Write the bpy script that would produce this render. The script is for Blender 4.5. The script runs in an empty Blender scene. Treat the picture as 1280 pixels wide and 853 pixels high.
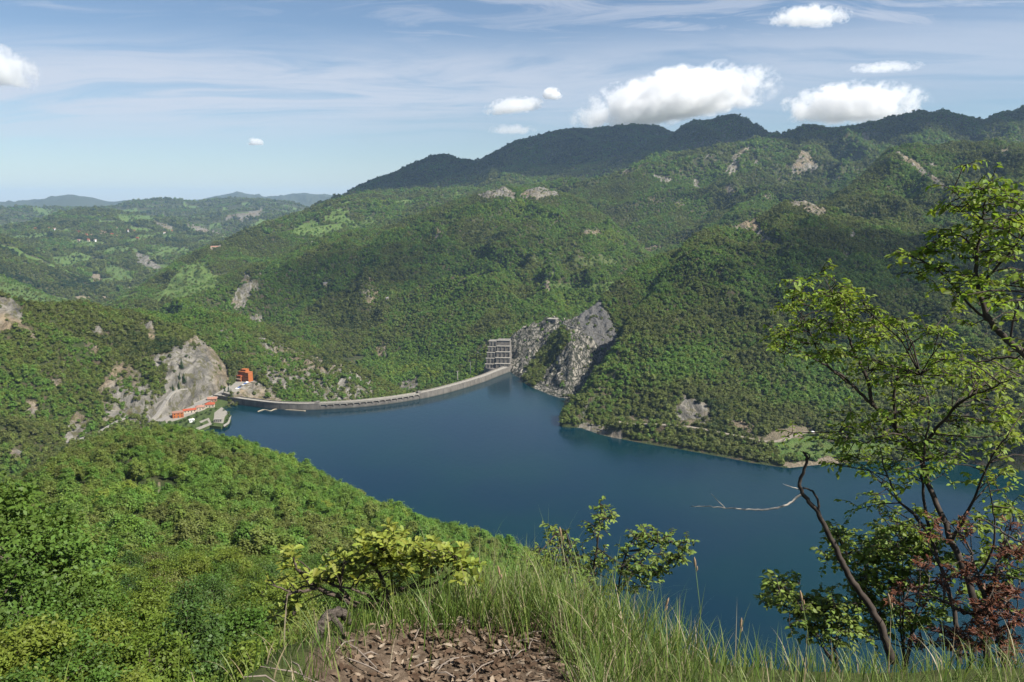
import bpy, bmesh, math, random
import numpy as np
from mathutils import Vector, Matrix

random.seed(7)
RNG = np.random.default_rng(7)
S = bpy.context.scene
COL = S.collection
rad = math.radians

# ------------------------------------------------------------------ camera
F = 1000.0 / 1280.0                 # focal length / frame width
PITCH = rad(9.7)
EYE = 230.0                         # metres above the lake
cam_d = bpy.data.cameras.new('camera')
cam = bpy.data.objects.new('camera', cam_d)
COL.objects.link(cam)
cam_d.sensor_width = 36.0
cam_d.lens = 36.0 * F
cam_d.clip_start = 0.1
cam_d.clip_end = 120000.0
cam.location = (0, 0, EYE)
cam.rotation_euler = (math.pi / 2 - PITCH, 0, 0)
S.camera = cam
cp, sp = math.cos(PITCH), math.sin(PITCH)


def ray(px, py):
    """Direction of a sight line (photo pixels, 1280 x 853), horizontal length 1."""
    x = (px - 640.0) / 1000.0
    y = (426.5 - py) / 1000.0
    Y = cp + y * sp
    Z = -sp + y * cp
    h = math.hypot(x, Y)
    return math.atan2(x, Y), Z / h


def P(px, py, r):
    """A point at horizontal range r on a sight line -> (azimuth, range, z)."""
    a, t = ray(px, py)
    return a, r, EYE + t * r


def W(px, py, z=0.0):
    """Where a sight line meets height z."""
    a, t = ray(px, py)
    return a, (z - EYE) / t, z


def Q(px, r, z):
    return ray(px, 426.5)[0], r, z


def xyz(p):
    a, r, z = p
    return Vector((r * math.sin(a), r * math.cos(a), z))


def project(x, y, z):
    """world arrays -> photo pixels"""
    zz = z - EYE
    d = y * cp - zz * sp
    u = y * sp + zz * cp
    d = np.where(d < 0.01, 0.01, d)
    return 640 + 1000 * x / d, 426.5 - 1000 * u / d


# ------------------------------------------------------------------ noise
_perm = np.random.default_rng(3).permutation(512).astype(np.int64)
_perm = np.concatenate([_perm, _perm])
_ga = np.random.default_rng(4).uniform(0, 2 * np.pi, 512)
_gx, _gy = np.cos(_ga), np.sin(_ga)


def perlin(x, y):
    xi = np.floor(x).astype(np.int64)
    yi = np.floor(y).astype(np.int64)
    xf, yf = x - xi, y - yi
    xi &= 511
    yi &= 511
    x1, y1 = (xi + 1) & 511, (yi + 1) & 511
    u = xf * xf * xf * (xf * (xf * 6 - 15) + 10)
    v = yf * yf * yf * (yf * (yf * 6 - 15) + 10)

    def g(ix, iy, dx, dy):
        h = _perm[_perm[ix] + iy]
        return _gx[h] * dx + _gy[h] * dy
    a = g(xi, yi, xf, yf)
    b = g(x1, yi, xf - 1, yf)
    c = g(xi, y1, xf, yf - 1)
    d = g(x1, y1, xf - 1, yf - 1)
    return (a + u * (b - a) + v * ((c + u * (d - c)) - (a + u * (b - a)))) * 1.5


def fbm(x, y, o=4, gain=0.5):
    s, a, n = 0, 1.0, 0
    for i in range(o):
        s = s + a * perlin(x + 17.3 * i, y - 9.1 * i)
        n += a
        a *= gain
        x, y = x * 2.03, y * 2.03
    return s / n


def ridged(x, y, o=4):
    s, a, n = 0, 1.0, 0
    for i in range(o):
        s = s + a * (1 - np.abs(perlin(x + 31.7 * i, y + 5.3 * i)) * 2)
        n += a
        a *= 0.5
        x, y = x * 2.1, y * 2.1
    return s / n


def smooth(a, b, x):
    t = np.clip((x - a) / (b - a), 0, 1)
    return t * t * (3 - 2 * t)


# ------------------------------------------------------------------ tagging
def tag(o, label=None, cat=None, group=None, kind=None):
    if label:
        o['label'] = label
    if cat:
        o['category'] = cat
    if group:
        o['group'] = group
    if kind:
        o['kind'] = kind
    return o


def mesh_np(name, V, Fs, mat=None, parent=None, smooth_=False):
    """V (n,3), Fs (m,k) with k = 3 or 4 -> linked object"""
    me = bpy.data.meshes.new(name)
    V = np.asarray(V, dtype=np.float32)
    Fs = np.asarray(Fs, dtype=np.int32)
    m, k = Fs.shape
    me.vertices.add(len(V))
    me.vertices.foreach_set('co', V.ravel())
    me.loops.add(m * k)
    me.loops.foreach_set('vertex_index', Fs.ravel())
    me.polygons.add(m)
    me.polygons.foreach_set('loop_start', np.arange(0, m * k, k, dtype=np.int32))
    me.polygons.foreach_set('loop_total', np.full(m, k, dtype=np.int32))
    if smooth_:
        me.polygons.foreach_set('use_smooth', np.ones(m, dtype=bool))
    me.update(calc_edges=True)
    if mat:
        me.materials.append(mat)
    o = bpy.data.objects.new(name, me)
    COL.objects.link(o)
    if parent is not None:
        o.parent = parent
    return o


def vattr(o, name, arr, typ='FLOAT'):
    a = o.data.attributes.new(name, typ, 'POINT')
    if typ == 'FLOAT_COLOR':
        a.data.foreach_set('color', np.asarray(arr, dtype=np.float32).ravel())
    else:
        a.data.foreach_set('value', np.asarray(arr, dtype=np.float32 if typ == 'FLOAT' else np.int32).ravel())


def empty(name, loc, rz=0.0):
    o = bpy.data.objects.new(name, None)
    o.empty_display_size = 0.2
    COL.objects.link(o)
    o.location = loc
    o.rotation_euler = (0, 0, rz)
    return o


# ------------------------------------------------------------------ materials
class NB:
    """small node-graph builder"""
    def __init__(self, name):
        self.m = bpy.data.materials.new(name)
        self.m.use_nodes = True
        self.t = self.m.node_tree
        self.t.nodes.clear()
        self.out = self.t.nodes.new('ShaderNodeOutputMaterial')

    def n(self, typ, ins=None, **kw):
        nd = self.t.nodes.new(typ)
        for k, v in kw.items():
            setattr(nd, k, v)
        for k, v in (ins or {}).items():
            self.set(nd.inputs[k], v)
        return nd

    def set(self, sock, v):
        if isinstance(v, bpy.types.NodeSocket):
            self.t.links.new(v, sock)
        elif isinstance(v, bpy.types.Node):
            self.t.links.new(v.outputs[0], sock)
        else:
            if isinstance(v, tuple) and len(v) == 3 and sock.type == 'RGBA':
                v = v + (1,)
            sock.default_value = v

    def noise(self, scale, detail=4, rough=0.55, vec=None, dist=0.0):
        nd = self.n('ShaderNodeTexNoise', {'Scale': scale, 'Detail': detail, 'Roughness': rough, 'Distortion': dist})
        if vec is not None:
            self.set(nd.inputs['Vector'], vec)
        return nd.outputs['Fac']

    def ramp(self, fac, stops, interp='LINEAR'):
        nd = self.n('ShaderNodeValToRGB')
        nd.color_ramp.interpolation = interp
        el = nd.color_ramp.elements
        while len(el) < len(stops):
            el.new(0.5)
        for e, (p, c) in zip(el, stops):
            e.position = p
            e.color = (c if isinstance(c, tuple) else (c, c, c))[:3] + (1,)
        self.set(nd.inputs['Fac'], fac)
        return nd.outputs['Color']

    def mix(self, fac, a, b, typ='MIX'):
        nd = self.n('ShaderNodeMix', data_type='RGBA', blend_type=typ)
        self.set(nd.inputs[0], fac)
        self.set(nd.inputs[6], a)
        self.set(nd.inputs[7], b)
        return nd.outputs[2]

    def math(self, op, a, b=0.0, c=None, clamp=False):
        nd = self.n('ShaderNodeMath', operation=op, use_clamp=clamp)
        self.set(nd.inputs[0], a)
        self.set(nd.inputs[1], b)
        if c is not None:
            self.set(nd.inputs[2], c)
        return nd.outputs[0]

    def mrange(self, v, a, b, c=0.0, d=1.0, smooth_=True):
        nd = self.n('ShaderNodeMapRange', {'Value': v, 'From Min': a, 'From Max': b, 'To Min': c, 'To Max': d})
        if smooth_:
            nd.interpolation_type = 'SMOOTHSTEP'
        return nd.outputs[0]

    def attr(self, name, typ='GEOMETRY'):
        return self.n('ShaderNodeAttribute', attribute_name=name, attribute_type=typ)

    def pos(self):
        return self.n('ShaderNodeNewGeometry').outputs['Position']

    def obj(self):
        return self.n('ShaderNodeTexCoord').outputs['Object']

    def mapping(self, vec, scale=(1, 1, 1), rot=(0, 0, 0)):
        return self.n('ShaderNodeMapping', {'Vector': vec, 'Scale': scale, 'Rotation': rot}).outputs[0]

    def bump(self, h, strength=0.5, dist=1.0):
        return self.n('ShaderNodeBump', {'Height': h, 'Strength': strength, 'Distance': dist}).outputs[0]

    def bsdf(self, color, rough=0.8, normal=None, spec=0.3, metal=0.0):
        b = self.n('ShaderNodeBsdfPrincipled', {'Base Color': color, 'Roughness': rough,
                                                'Specular IOR Level': spec, 'Metallic': metal})
        if normal is not None:
            self.set(b.inputs['Normal'], normal)
        return b

    def done(self, sh):
        self.set(self.out.inputs['Surface'], sh)
        return self.m


def plain(name, col, rough=0.8, var=0.25, scale=0.5, spec=0.3, metal=0.0, bump=0.0):
    b = NB(name)
    f = b.noise(scale, 5, 0.65, b.obj())
    dark = tuple(c * (1 - var) for c in col)
    lite = tuple(min(1, c * (1 + var)) for c in col)
    c = b.ramp(f, [(0.3, dark), (0.7, lite)])
    nrm = b.bump(f, bump, 0.05) if bump else None
    return b.done(b.bsdf(c, rough, nrm, spec, metal))


def leaf_mat(name, stops, trans=0.35, source='INSTANCER', leafvar=0.35, rough=0.55):
    """foliage: colour from an instancer / object value plus a value per leaf"""
    b = NB(name)
    if source == 'INSTANCER':
        fac = b.attr('tint', 'INSTANCER').outputs['Fac']
    elif source == 'RANDOM':
        fac = b.n('ShaderNodeObjectInfo').outputs['Random']
    else:
        fac = b.noise(source, 3, 0.6, b.pos())
        fac = b.mrange(fac, 0.3, 0.7)
    c = b.ramp(fac, stops)
    rnd = b.attr('leaf').outputs['Fac']
    v = b.mrange(rnd, 0, 1, 1 - leafvar, 1 + leafvar, False)
    hs = b.n('ShaderNodeHueSaturation', {'Hue': b.mrange(rnd, 0, 1, 0.485, 0.51, False), 'Value': v, 'Color': c})
    d = b.n('ShaderNodeBsdfPrincipled', {'Base Color': hs.outputs[0], 'Roughness': rough, 'Specular IOR Level': 0.25})
    tr = b.n('ShaderNodeBsdfTranslucent', {'Color': b.mix(0.5, hs.outputs[0], b.mix(1.0, hs.outputs[0], (1.3, 1.25, 0.5), 'MULTIPLY'))})
    mx = b.n('ShaderNodeMixShader', {0: trans, 1: d.outputs[0], 2: tr.outputs[0]})
    return b.done(mx.outputs[0])
# ------------------------------------------------------------------ light and sky
SUN_AZ, SUN_EL = rad(114), rad(48)          # azimuth clockwise from the view direction (+Y)
SUN_DIR = Vector((math.sin(SUN_AZ) * math.cos(SUN_EL), math.cos(SUN_AZ) * math.cos(SUN_EL), math.sin(SUN_EL)))
sd = bpy.data.lights.new('sun', 'SUN')
sd.energy = 5.0
sd.angle = rad(0.53)
sd.color = (1.0, 0.95, 0.87)
sun = bpy.data.objects.new('sun', sd)
COL.objects.link(sun)
sun.rotation_euler = SUN_DIR.to_track_quat('Z', 'Y').to_euler()
sun.location = (0, 0, 3000)

wd = bpy.data.worlds.new('World')
S.world = wd
wd.use_nodes = True
wt = wd.node_tree
wt.nodes.clear()


class WB(NB):
    def __init__(self):
        self.t = wt
        self.out = wt.nodes.new('ShaderNodeOutputWorld')


w = WB()
sky = w.n('ShaderNodeTexSky', sky_type='NISHITA', sun_disc=False)
sky.sun_elevation = SUN_EL
sky.sun_rotation = SUN_AZ
sky.altitude = 800
sky.air_density = 1.0
sky.dust_density = 0.5
sky.ozone_density = 2.6
tc = w.n('ShaderNodeTexCoord').outputs['Generated']
sx = w.n('ShaderNodeSeparateXYZ', {0: tc})
dx, dy, dz = sx.outputs
# high thin cloud: a sheet at one height above the land, so coordinates shrink towards the horizon
inv = w.math('DIVIDE', 1.0, w.math('ADD', w.math('MAXIMUM', dz, 0.0), 0.09))
cu = w.math('MULTIPLY', dx, inv)
cv = w.math('MULTIPLY', dy, inv)
pl = w.n('ShaderNodeCombineXYZ', {0: cu, 1: cv, 2: 0.0}).outputs[0]
warp = w.n('ShaderNodeTexNoise', {'Vector': pl, 'Scale': 0.55, 'Detail': 3.0})
plw = w.n('ShaderNodeVectorMath', {0: pl, 1: w.n('ShaderNodeVectorMath', {0: warp.outputs['Color'], 'Scale': 0.9}, operation='SCALE').outputs[0]}, operation='ADD').outputs[0]
streak = w.noise(1.0, 7, 0.6, w.mapping(plw, (0.5, 1.7, 1), (0, 0, rad(16))), 1.1)
fine = w.noise(1.0, 6, 0.65, w.mapping(plw, (1.5, 4.6, 1), (0, 0, rad(-14))), 1.3)
cover = w.noise(0.33, 3, 0.5, w.mapping(pl, (0.7, 1.0, 1)))
el = dz
# the veil lies in a broad band, thick low on the left, thinning upward
band = w.math('MULTIPLY', w.mrange(el, 0.035, 0.11), w.mrange(el, 0.19, 0.245, 1.0, 0.0))
tilt = w.math('ADD', el, w.math('MULTIPLY', dx, -0.04))
band2 = w.math('MULTIPLY', w.mrange(tilt, 0.06, 0.13), w.mrange(w.math('ADD', tilt, w.math('MULTIPLY', w.math('SUBTRACT', cover, 0.5), 0.12)), 0.155, 0.205, 1.0, 0.0))
upper = w.math('MULTIPLY', w.mrange(el, 0.16, 0.20), w.mrange(fine, 0.44, 0.66))
upper = w.math('MULTIPLY', upper, w.mrange(cover, 0.36, 0.58))
veil = w.math('MULTIPLY', band2, w.mrange(streak, 0.27, 0.56))
veil = w.math('MULTIPLY', veil, w.mrange(fine, 0.25, 0.6, 0.78, 1.0))
veil = w.math('MULTIPLY', veil, w.mrange(dx, -0.5, 0.6, 1.0, 0.62))
tot = w.math('MAXIMUM', w.math('MULTIPLY', veil, 0.78), w.math('MULTIPLY', upper, 0.6))
tot = w.math('MULTIPLY', tot, 1.0, clamp=True)
skc = w.mix(tot, sky.outputs[0], (6.3, 6.6, 7.4, 1))
bg = w.n('ShaderNodeBackground', {'Color': skc, 'Strength': 0.053})
wt.links.new(bg.outputs[0], w.out.inputs['Surface'])

S.view_settings.view_transform = 'Standard'
S.view_settings.look = 'None'
S.view_settings.exposure = 1.08
S.view_settings.gamma = 1.0
cy = S.cycles
cy.max_bounces = 6
cy.diffuse_bounces = 2
cy.glossy_bounces = 2
cy.transmission_bounces = 3
cy.transparent_max_bounces = 8
cy.volume_bounces = 5
cy.use_denoising = True
# ------------------------------------------------------------------ terrain: one sheet, the highest of several lofted hills
NA = 1040
AZ = np.linspace(rad(-47), rad(47), NA)


def geo(a, b, n):
    return np.exp(np.linspace(math.log(a), math.log(b), n, endpoint=False))


RR = np.concatenate([geo(26, 560, 190), geo(560, 780, 110), geo(780, 1500, 330), geo(1500, 5600, 400), geo(5600, 21000, 90)])
NR = len(RR)
A2, R2 = np.meshgrid(AZ, RR)                 # (NR, NA)
X2, Y2 = R2 * np.sin(A2), R2 * np.cos(A2)


def gsm(y, s):
    if s <= 0:
        return y
    k = np.arange(-int(3 * s), int(3 * s) + 1)
    g = np.exp(-k * k / (2 * s * s))
    g /= g.sum()
    return np.convolve(np.pad(y, len(k) // 2, mode='edge'), g, 'valid')


def pchip(xk, yk, x):
    h = np.diff(xk)
    d = np.diff(yk) / h
    m = np.zeros_like(yk)
    m[1:-1] = np.where(d[:-1] * d[1:] > 0, 2 * d[:-1] * d[1:] / (d[:-1] + d[1:] + 1e-12), 0)
    m[0], m[-1] = d[0], d[-1]
    i = np.clip(np.searchsorted(xk, x) - 1, 0, len(h) - 1)
    t = (x - xk[i]) / h[i]
    t2, t3 = t * t, t * t * t
    y = ((2 * t3 - 3 * t2 + 1) * yk[i] + (t3 - 2 * t2 + t) * h[i] * m[i]
         + (-2 * t3 + 3 * t2) * yk[i + 1] + (t3 - t2) * h[i] * m[i + 1])
    y = np.where(x < xk[0], yk[0] - 1.0 * (xk[0] - x), y)
    y = np.where(x > xk[-1], yk[-1] - 0.5 * (x - xk[-1]), y)
    return y


def curve(pts, s=4, drop=0.0):
    pts = sorted(pts)
    a = [p[0] for p in pts]
    r = gsm(np.interp(AZ, a, [p[1] for p in pts]), s)
    z = gsm(np.interp(AZ, a, [p[2] - drop for p in pts]), s)
    return r, z


def loft(curves, back=None, clip=None):
    """curves near to far; back=(dr, dz) adds a far foot; clip=(azmin, azmax) in pixels"""
    cs = list(curves)
    if back:
        r, z = cs[-1]
        cs.append((r + back[0], z - back[1]))
    Rk = np.array([c[0] for c in cs])
    Zk = np.array([c[1] for c in cs])
    for i in range(1, len(cs)):
        Rk[i] = np.maximum(Rk[i], Rk[i - 1] + 4)
    out = np.empty((NR, NA))
    for j in range(NA):
        out[:, j] = pchip(Rk[:, j], Zk[:, j], RR)
    if clip:
        lo, hi, sl = ray(clip[0], 426)[0], ray(clip[1], 426)[0], clip[2]
        out -= sl * (np.maximum(lo - A2, 0) + np.maximum(A2 - hi, 0)) * R2
    return out


def relief(Z, foot_r, top_r, amp, scale, seed, elong=1.0):
    """spurs and gullies: strongest half way up a slope"""
    t = (R2 - foot_r[None, :]) / (top_r - foot_r)[None, :]
    m = smooth(0.0, 0.35, t) * (1 - 0.75 * smooth(0.75, 1.0, t)) + 0.25 * smooth(0.9, 1.0, t)
    wx = fbm(X2 / scale * 0.6 + seed, Y2 / scale * 0.6, 2) * 0.7
    n = ridged(X2 / scale + seed + wx, Y2 / (scale * elong) + seed * 0.7 + wx, 4)
    return Z + amp * m * (n - 0.35)




def crisp(cs, f=0.9):
    """keep the slope straight up to the crest, so that ridges stay sharp"""
    (ra, za), (rb, zb) = cs[-2], cs[-1]
    rb2 = np.maximum(rb, ra + 8)
    return list(cs[:-1]) + [(ra + (rb2 - ra) * f, za + (zb - za) * f), (rb2, zb)]


LAY = {}
# --- spur on which the camera stands, falling to the lake
b0 = curve([Q(-500, 26, 209), Q(0, 26, 210), Q(300, 26, 209), Q(500, 26, 207), Q(640, 26, 206), Q(760, 26, 204), Q(900, 26, 200), Q(1280, 26, 197), Q(1700, 26, 196)], 10)
b1 = curve([P(-400, 720, 105), P(0, 790, 110), P(100, 785, 118), P(200, 760, 130), P(330, 765, 130), P(450, 770, 128), P(560, 790, 125), P(640, 815, 120), Q(740, 112, 142), Q(860, 105, 135), Q(1280, 100, 132), Q(1700, 100, 132)], 10)
b2 = curve([P(-400, 650, 220), P(0, 678, 230), P(100, 640, 260), P(200, 628, 275), P(300, 640, 270), P(400, 668, 258), P(500, 700, 240), P(600, 738, 220), P(680, 778, 190), Q(760, 175, 82), Q(900, 180, 60), Q(1280, 180, 52), Q(1700, 180, 50)], 10)
b3 = curve([P(-400, 640, 320), P(0, 634, 345), P(60, 601, 375), P(110, 573, 400), P(160, 551, 420), P(200, 549, 430), P(250, 555, 440), P(310, 566, 440), P(345, 580, 430), P(380, 597, 415), P(450, 634, 390), P(480, 651, 370), P(560, 676, 335), P(640, 702, 300), P(700, 734, 270), Q(770, 262, 38), Q(900, 265, 15), Q(1280, 265, 10), Q(1700, 265, 8)], 6)
LAY['near'] = loft([b0, b1, b2, b3], (240, 165))
LAY['near'] = relief(LAY['near'], b0[0], b3[0], 9, 62, 1.7)

# --- left flank above the dam
TH = 5
c0 = curve([P(-400, 660, 690), P(0, 632, 715), P(60, 597, 740), P(100, 567, 800), P(150, 545, 835), P(200, 528, 872), P(216, 520, 915), P(238, 510, 940), P(262, 500, 970), P(276, 494, 1000), P(300, 484, 1015)], 2)
c1 = curve([P(-400, 520, 830), P(0, 510, 865), P(60, 497, 890), P(120, 487, 930), P(160, 476, 955), P(200, 459, 975), P(230, 452, 985), P(262, 462, 1000), P(283, 475, 1020), P(300, 480, 1035)], 4)
c2 = curve([P(-400, 350, 960), P(-60, 355, 990), P(0, 372, 1020), P(35, 386, 1035), P(60, 386, 1050), P(90, 385, 1080), P(130, 387, 1100), P(180, 398, 1120), P(215, 408, 1100), P(245, 421, 1075), P(270, 443, 1060), P(292, 469, 1055), P(304, 480, 1060)], 3)
LAY['flank'] = loft(crisp([c0, c1, c2], 0.93), (200, 150), (-900, 304, 3.0))
fl_ = relief(LAY['flank'], c0[0], c2[0], 18, 95, 4.2)
LAY['flank'] += (fl_ - LAY['flank']) * (1 - 0.9 * smooth(ray(165, 426)[0], ray(205, 426)[0], A2))

# --- spur behind the dam
d0 = curve([P(285, 492, 980), P(340, 508, 985), P(400, 507, 1000), P(450, 503, 1030), P(500, 497, 1080), P(530, 497, 1110)], 4)
d1 = curve([P(230, 440, 1130), P(300, 460, 1060), P(350, 472, 1050), P(400, 478, 1055), P(440, 481, 1075), P(480, 489, 1110), P(530, 499, 1130)], 4)
d2 = curve([P(150, 400, 1250), P(180, 392, 1270), P(215, 402, 1300), P(245, 392, 1330), P(270, 390, 1340), P(300, 397, 1330), P(350, 422, 1280), P(400, 443, 1230), P(430, 455, 1200), P(465, 474, 1170), P(490, 488, 1150), P(520, 500, 1150)], 3)
LAY['abutment'] = loft(crisp([d0, d1, d2]), (240, 170), (-200, 515, 2.5))
LAY['abutment'] = relief(LAY['abutment'], d0[0], d2[0], 16, 70, 8.1)

# --- the big middle hill
e0 = curve([P(0, 430, 1500), P(150, 430, 1500), P(300, 440, 1450), P(450, 480, 1340), P(520, 500, 1240), P(560, 492, 1210), P(610, 478, 1190), P(650, 455, 1190), P(720, 470, 1220), P(800, 470, 1250), P(1000, 470, 1300)], 6)
e1 = curve([P(0, 430, 1800), P(150, 405, 1800), P(300, 400, 1680), P(400, 425, 1560), P(500, 445, 1450), P(560, 432, 1400), P(620, 405, 1380), P(700, 395, 1420), P(760, 390, 1450), P(830, 390, 1500), P(1000, 400, 1500)], 8)
e2 = curve([P(0, 410, 2000), P(160, 385, 2000), P(200, 376, 2000), P(300, 362, 1920), P(400, 352, 1880), P(500, 335, 1850), P(600, 318, 1880), P(700, 315, 1900), P(760, 325, 1850), P(820, 360, 1750), P(1000, 380, 1700)], 8)
e3 = curve([P(0, 420, 2050), P(120, 398, 2050), P(160, 386, 2080), P(200, 378, 2120), P(240, 364, 2150), P(280, 349, 2180), P(310, 340, 2220), P(360, 325, 2280), P(400, 306, 2320), P(440, 294, 2350), P(500, 279, 2400), P(550, 266, 2450), P(600, 247, 2500), P(630, 240, 2500), P(655, 239, 2500), P(673, 231, 2500), P(690, 238, 2490), P(710, 250, 2460), P(735, 260, 2420), P(760, 273, 2350), P(795, 306, 2250), P(830, 345, 2100), P(900, 390, 2000)], 3)
LAY['middle'] = loft(crisp([e0, e1, e2, e3], 0.85), (500, 260), (145, 1900, 0.6))
LAY['middle'] = relief(LAY['middle'], e0[0], e3[0], 64, 290, 12.9)
LAY['middle'] = relief(LAY['middle'], e0[0], e3[0], 22, 110, 3.9)

# --- shoulder behind it with the meadows, and the long dark ridge
g0 = curve([P(0, 420, 1900), P(100, 410, 1950), P(200, 395, 2150), P(300, 355, 2350), P(420, 305, 2650), P(500, 290, 2850), P(600, 260, 3000)], 6)
g1 = curve([P(60, 420, 2200), P(150, 379, 2350), P(187, 357, 2550), P(225, 327, 2750), P(277, 306, 2950), P(319, 287, 3150), P(356, 277, 3300), P(424, 252, 3700), P(470, 242, 3900), P(600, 240, 4000)], 4)
LAY['shoulder'] = relief(loft([g0, g1], (600, 250), (120, 620, 0.6)), g0[0], g1[0], 45, 260, 21.3)
f0 = curve([P(330, 320, 3050), P(430, 300, 3100), P(560, 260, 3200), P(700, 240, 3500), P(900, 240, 3600)], 6)
f1 = curve([P(340, 310, 3700), P(380, 275, 3900), P(470, 256, 4000), P(560, 238, 4100), P(650, 212, 4300), P(760, 200, 4400), P(900, 200, 4500)], 6)
f2 = curve([P(330, 310, 3900), P(380, 268, 4200), P(424, 249, 4500), P(470, 228, 4600), P(510, 211, 4700), P(535, 202, 4750), P(560, 199, 4800), P(580, 204, 4800), P(596, 206, 4800), P(620, 194, 4850), P(650, 177, 4950), P(690, 168, 5050), P(725, 164, 5100), P(760, 162, 5150), P(800, 160, 5150), P(825, 164, 5150), P(850, 175, 5150), P(900, 200, 5100)], 2)
LAY['ridge'] = relief(loft([f0, f1, f2], (900, 300), (300, 1700, 0.5)), f0[0], f2[0], 85, 420, 33.1)
p0 = curve([P(690, 250, 3500), P(900, 240, 3600), P(1030, 230, 3700)], 6)
p1 = curve([P(640, 260, 4000), P(690, 224, 4150), P(735, 213, 4250), P(770, 205, 4300), P(800, 190, 4350), P(830, 176, 4400), P(850, 166, 4450), P(870, 154, 4500), P(890, 148, 4500), P(912, 150, 4500), P(930, 155, 4500), P(950, 162, 4500), P(985, 173, 4500), P(1020, 190, 4500), P(1080, 220, 4500)], 2)
LAY['peak'] = relief(loft([p0, p1], (900, 300), (660, 1060, 1.0)), p0[0], p1[0], 80, 380, 41.7)
m0 = curve([P(560, 350, 2300), P(700, 345, 2250), P(800, 340, 2050), P(860, 335, 1900), P(920, 310, 1900), P(1000, 300, 2150), P(1100, 300, 2250), P(1280, 290, 2400)], 6)
m1 = curve([P(640, 262, 2850), P(700, 255, 2850), P(780, 268, 2700), P(850, 262, 2650), P(900, 252, 2700), P(960, 236, 2850), P(1020, 225, 2950), P(1080, 212, 3150), P(1280, 200, 3400)], 6)
m2 = curve([P(600, 262, 2900), P(650, 244, 3000), P(690, 232, 3000), P(723, 233, 3000), P(745, 230, 3050), P(765, 222, 3080), P(781, 215, 3100), P(797, 207, 3150), P(813, 200, 3200), P(845, 197, 3250), P(880, 192, 3300), P(930, 184, 3400), P(960, 178, 3500), P(990, 170, 3580), P(1012, 163, 3600), P(1030, 168, 3640), P(1060, 165, 3750), P(1100, 158, 3900), P(1135, 147, 4000), P(1152, 145, 4000), P(1165, 149, 4000), P(1180, 145, 4000), P(1205, 152, 4000), P(1230, 158, 4050), P(1245, 151, 4200), P(1280, 140, 4300), P(1500, 125, 4300)], 2)
LAY['scarred'] = relief(loft([m0, m1, m2], (800, 300), (640, 1900, 0.7)), m0[0], m2[0], 95, 340, 52.3)

# --- far valley on the left
j0 = curve([P(-400, 390, 1900), P(0, 400, 2000), P(110, 400, 2100)], 6)
j1 = curve([P(-400, 330, 2400), P(0, 345, 2550), P(40, 361, 2550), P(75, 377, 2550), P(115, 394, 2500)], 4)
LAY['meadow'] = loft([j0, j1], (500, 120), (-900, 115, 1.0))
k0 = curve([P(-400, 370, 3000), P(0, 372, 3100), P(80, 376, 3150), P(140, 378, 3100), P(200, 362, 3300), P(260, 330, 3800), P(400, 320, 4200)], 6)
k1 = curve([P(-400, 330, 4000), P(0, 322, 4200), P(60, 316, 4300), P(130, 310, 4500), P(190, 312, 4400), P(250, 305, 4700), P(330, 300, 4700)], 6)
k2 = curve([P(-400, 272, 5000), P(0, 288, 5200), P(40, 280, 5500), P(60, 274, 5700), P(85, 266, 5900), P(110, 263, 6000), P(150, 267, 6000), P(180, 270, 6200), P(230, 278, 6000), P(280, 296, 5600), P(340, 310, 5000)], 3)
LAY['village'] = relief(loft([k0, k1, k2], (900, 180)), k0[0], k2[0], 38, 420, 61.1)
v0 = curve([P(-400, 380, 2900), P(0, 380, 2900), P(140, 385, 2900)], 6)
v1 = curve([P(-400, 285, 3500), P(-60, 285, 3600), P(0, 297, 3700), P(30, 308, 3750), P(60, 326, 3700), P(90, 340, 3600), P(115, 356, 3500), P(145, 376, 3300)], 4)
LAY['dark'] = relief(loft([v0, v1], (500, 150), (-900, 145, 1.0)), v0[0], v1[0], 30, 240, 66.1)
w0 = curve([P(100, 320, 5000), P(450, 320, 5000)], 6)
w1 = curve([P(120, 300, 6300), P(160, 284, 6500), P(200, 276, 6600), P(240, 272, 6800), P(280, 266, 7000), P(310, 262, 7000), P(340, 265, 7000), P(370, 271, 6900), P(400, 284, 6800), P(440, 300, 6700)], 4)
LAY['quarry'] = relief(loft([w0, w1], (900, 200), (110, 460, 0.4)), w0[0], w1[0], 45, 420, 77.7)
l0 = curve([P(-400, 310, 6200), P(150, 300, 6300), P(430, 300, 6300)], 6)
l1 = curve([P(-400, 262, 8200), P(0, 263, 8300), P(60, 262, 8500), P(100, 261, 8600), P(140, 262, 8600), P(160, 255, 8700), P(190, 252, 8700), P(230, 252, 8700), P(290, 251, 8600), P(330, 252, 8500), P(360, 256, 8400), P(385, 263, 8300), P(430, 280, 8200)], 3)
LAY['far'] = relief(loft([l0, l1], (1200, 220)), l0[0], l1[0], 90, 900, 71.9)
n0 = curve([P(-400, 275, 12000), P(500, 275, 12000)], 6)
n1 = curve([P(-400, 252, 15000), P(0, 254, 15000), P(45, 252, 15000), P(70, 247, 15000), P(88, 244.5, 15000), P(105, 247, 15000), P(135, 254, 15000), P(170, 251, 15000), P(205, 253, 15000), P(250, 252, 15500), P(275, 245, 15500), P(300, 242, 15500), P(340, 247, 15500), P(380, 243, 15500), P(430, 246, 15500), P(520, 252, 15500), P(900, 258, 15500)], 2)
LAY['farthest'] = loft([n0, n1], (2000, 300))
LAY['farthest'] = relief(LAY['farthest'], n0[0], n1[0], 120, 1200, 81.9)

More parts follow.
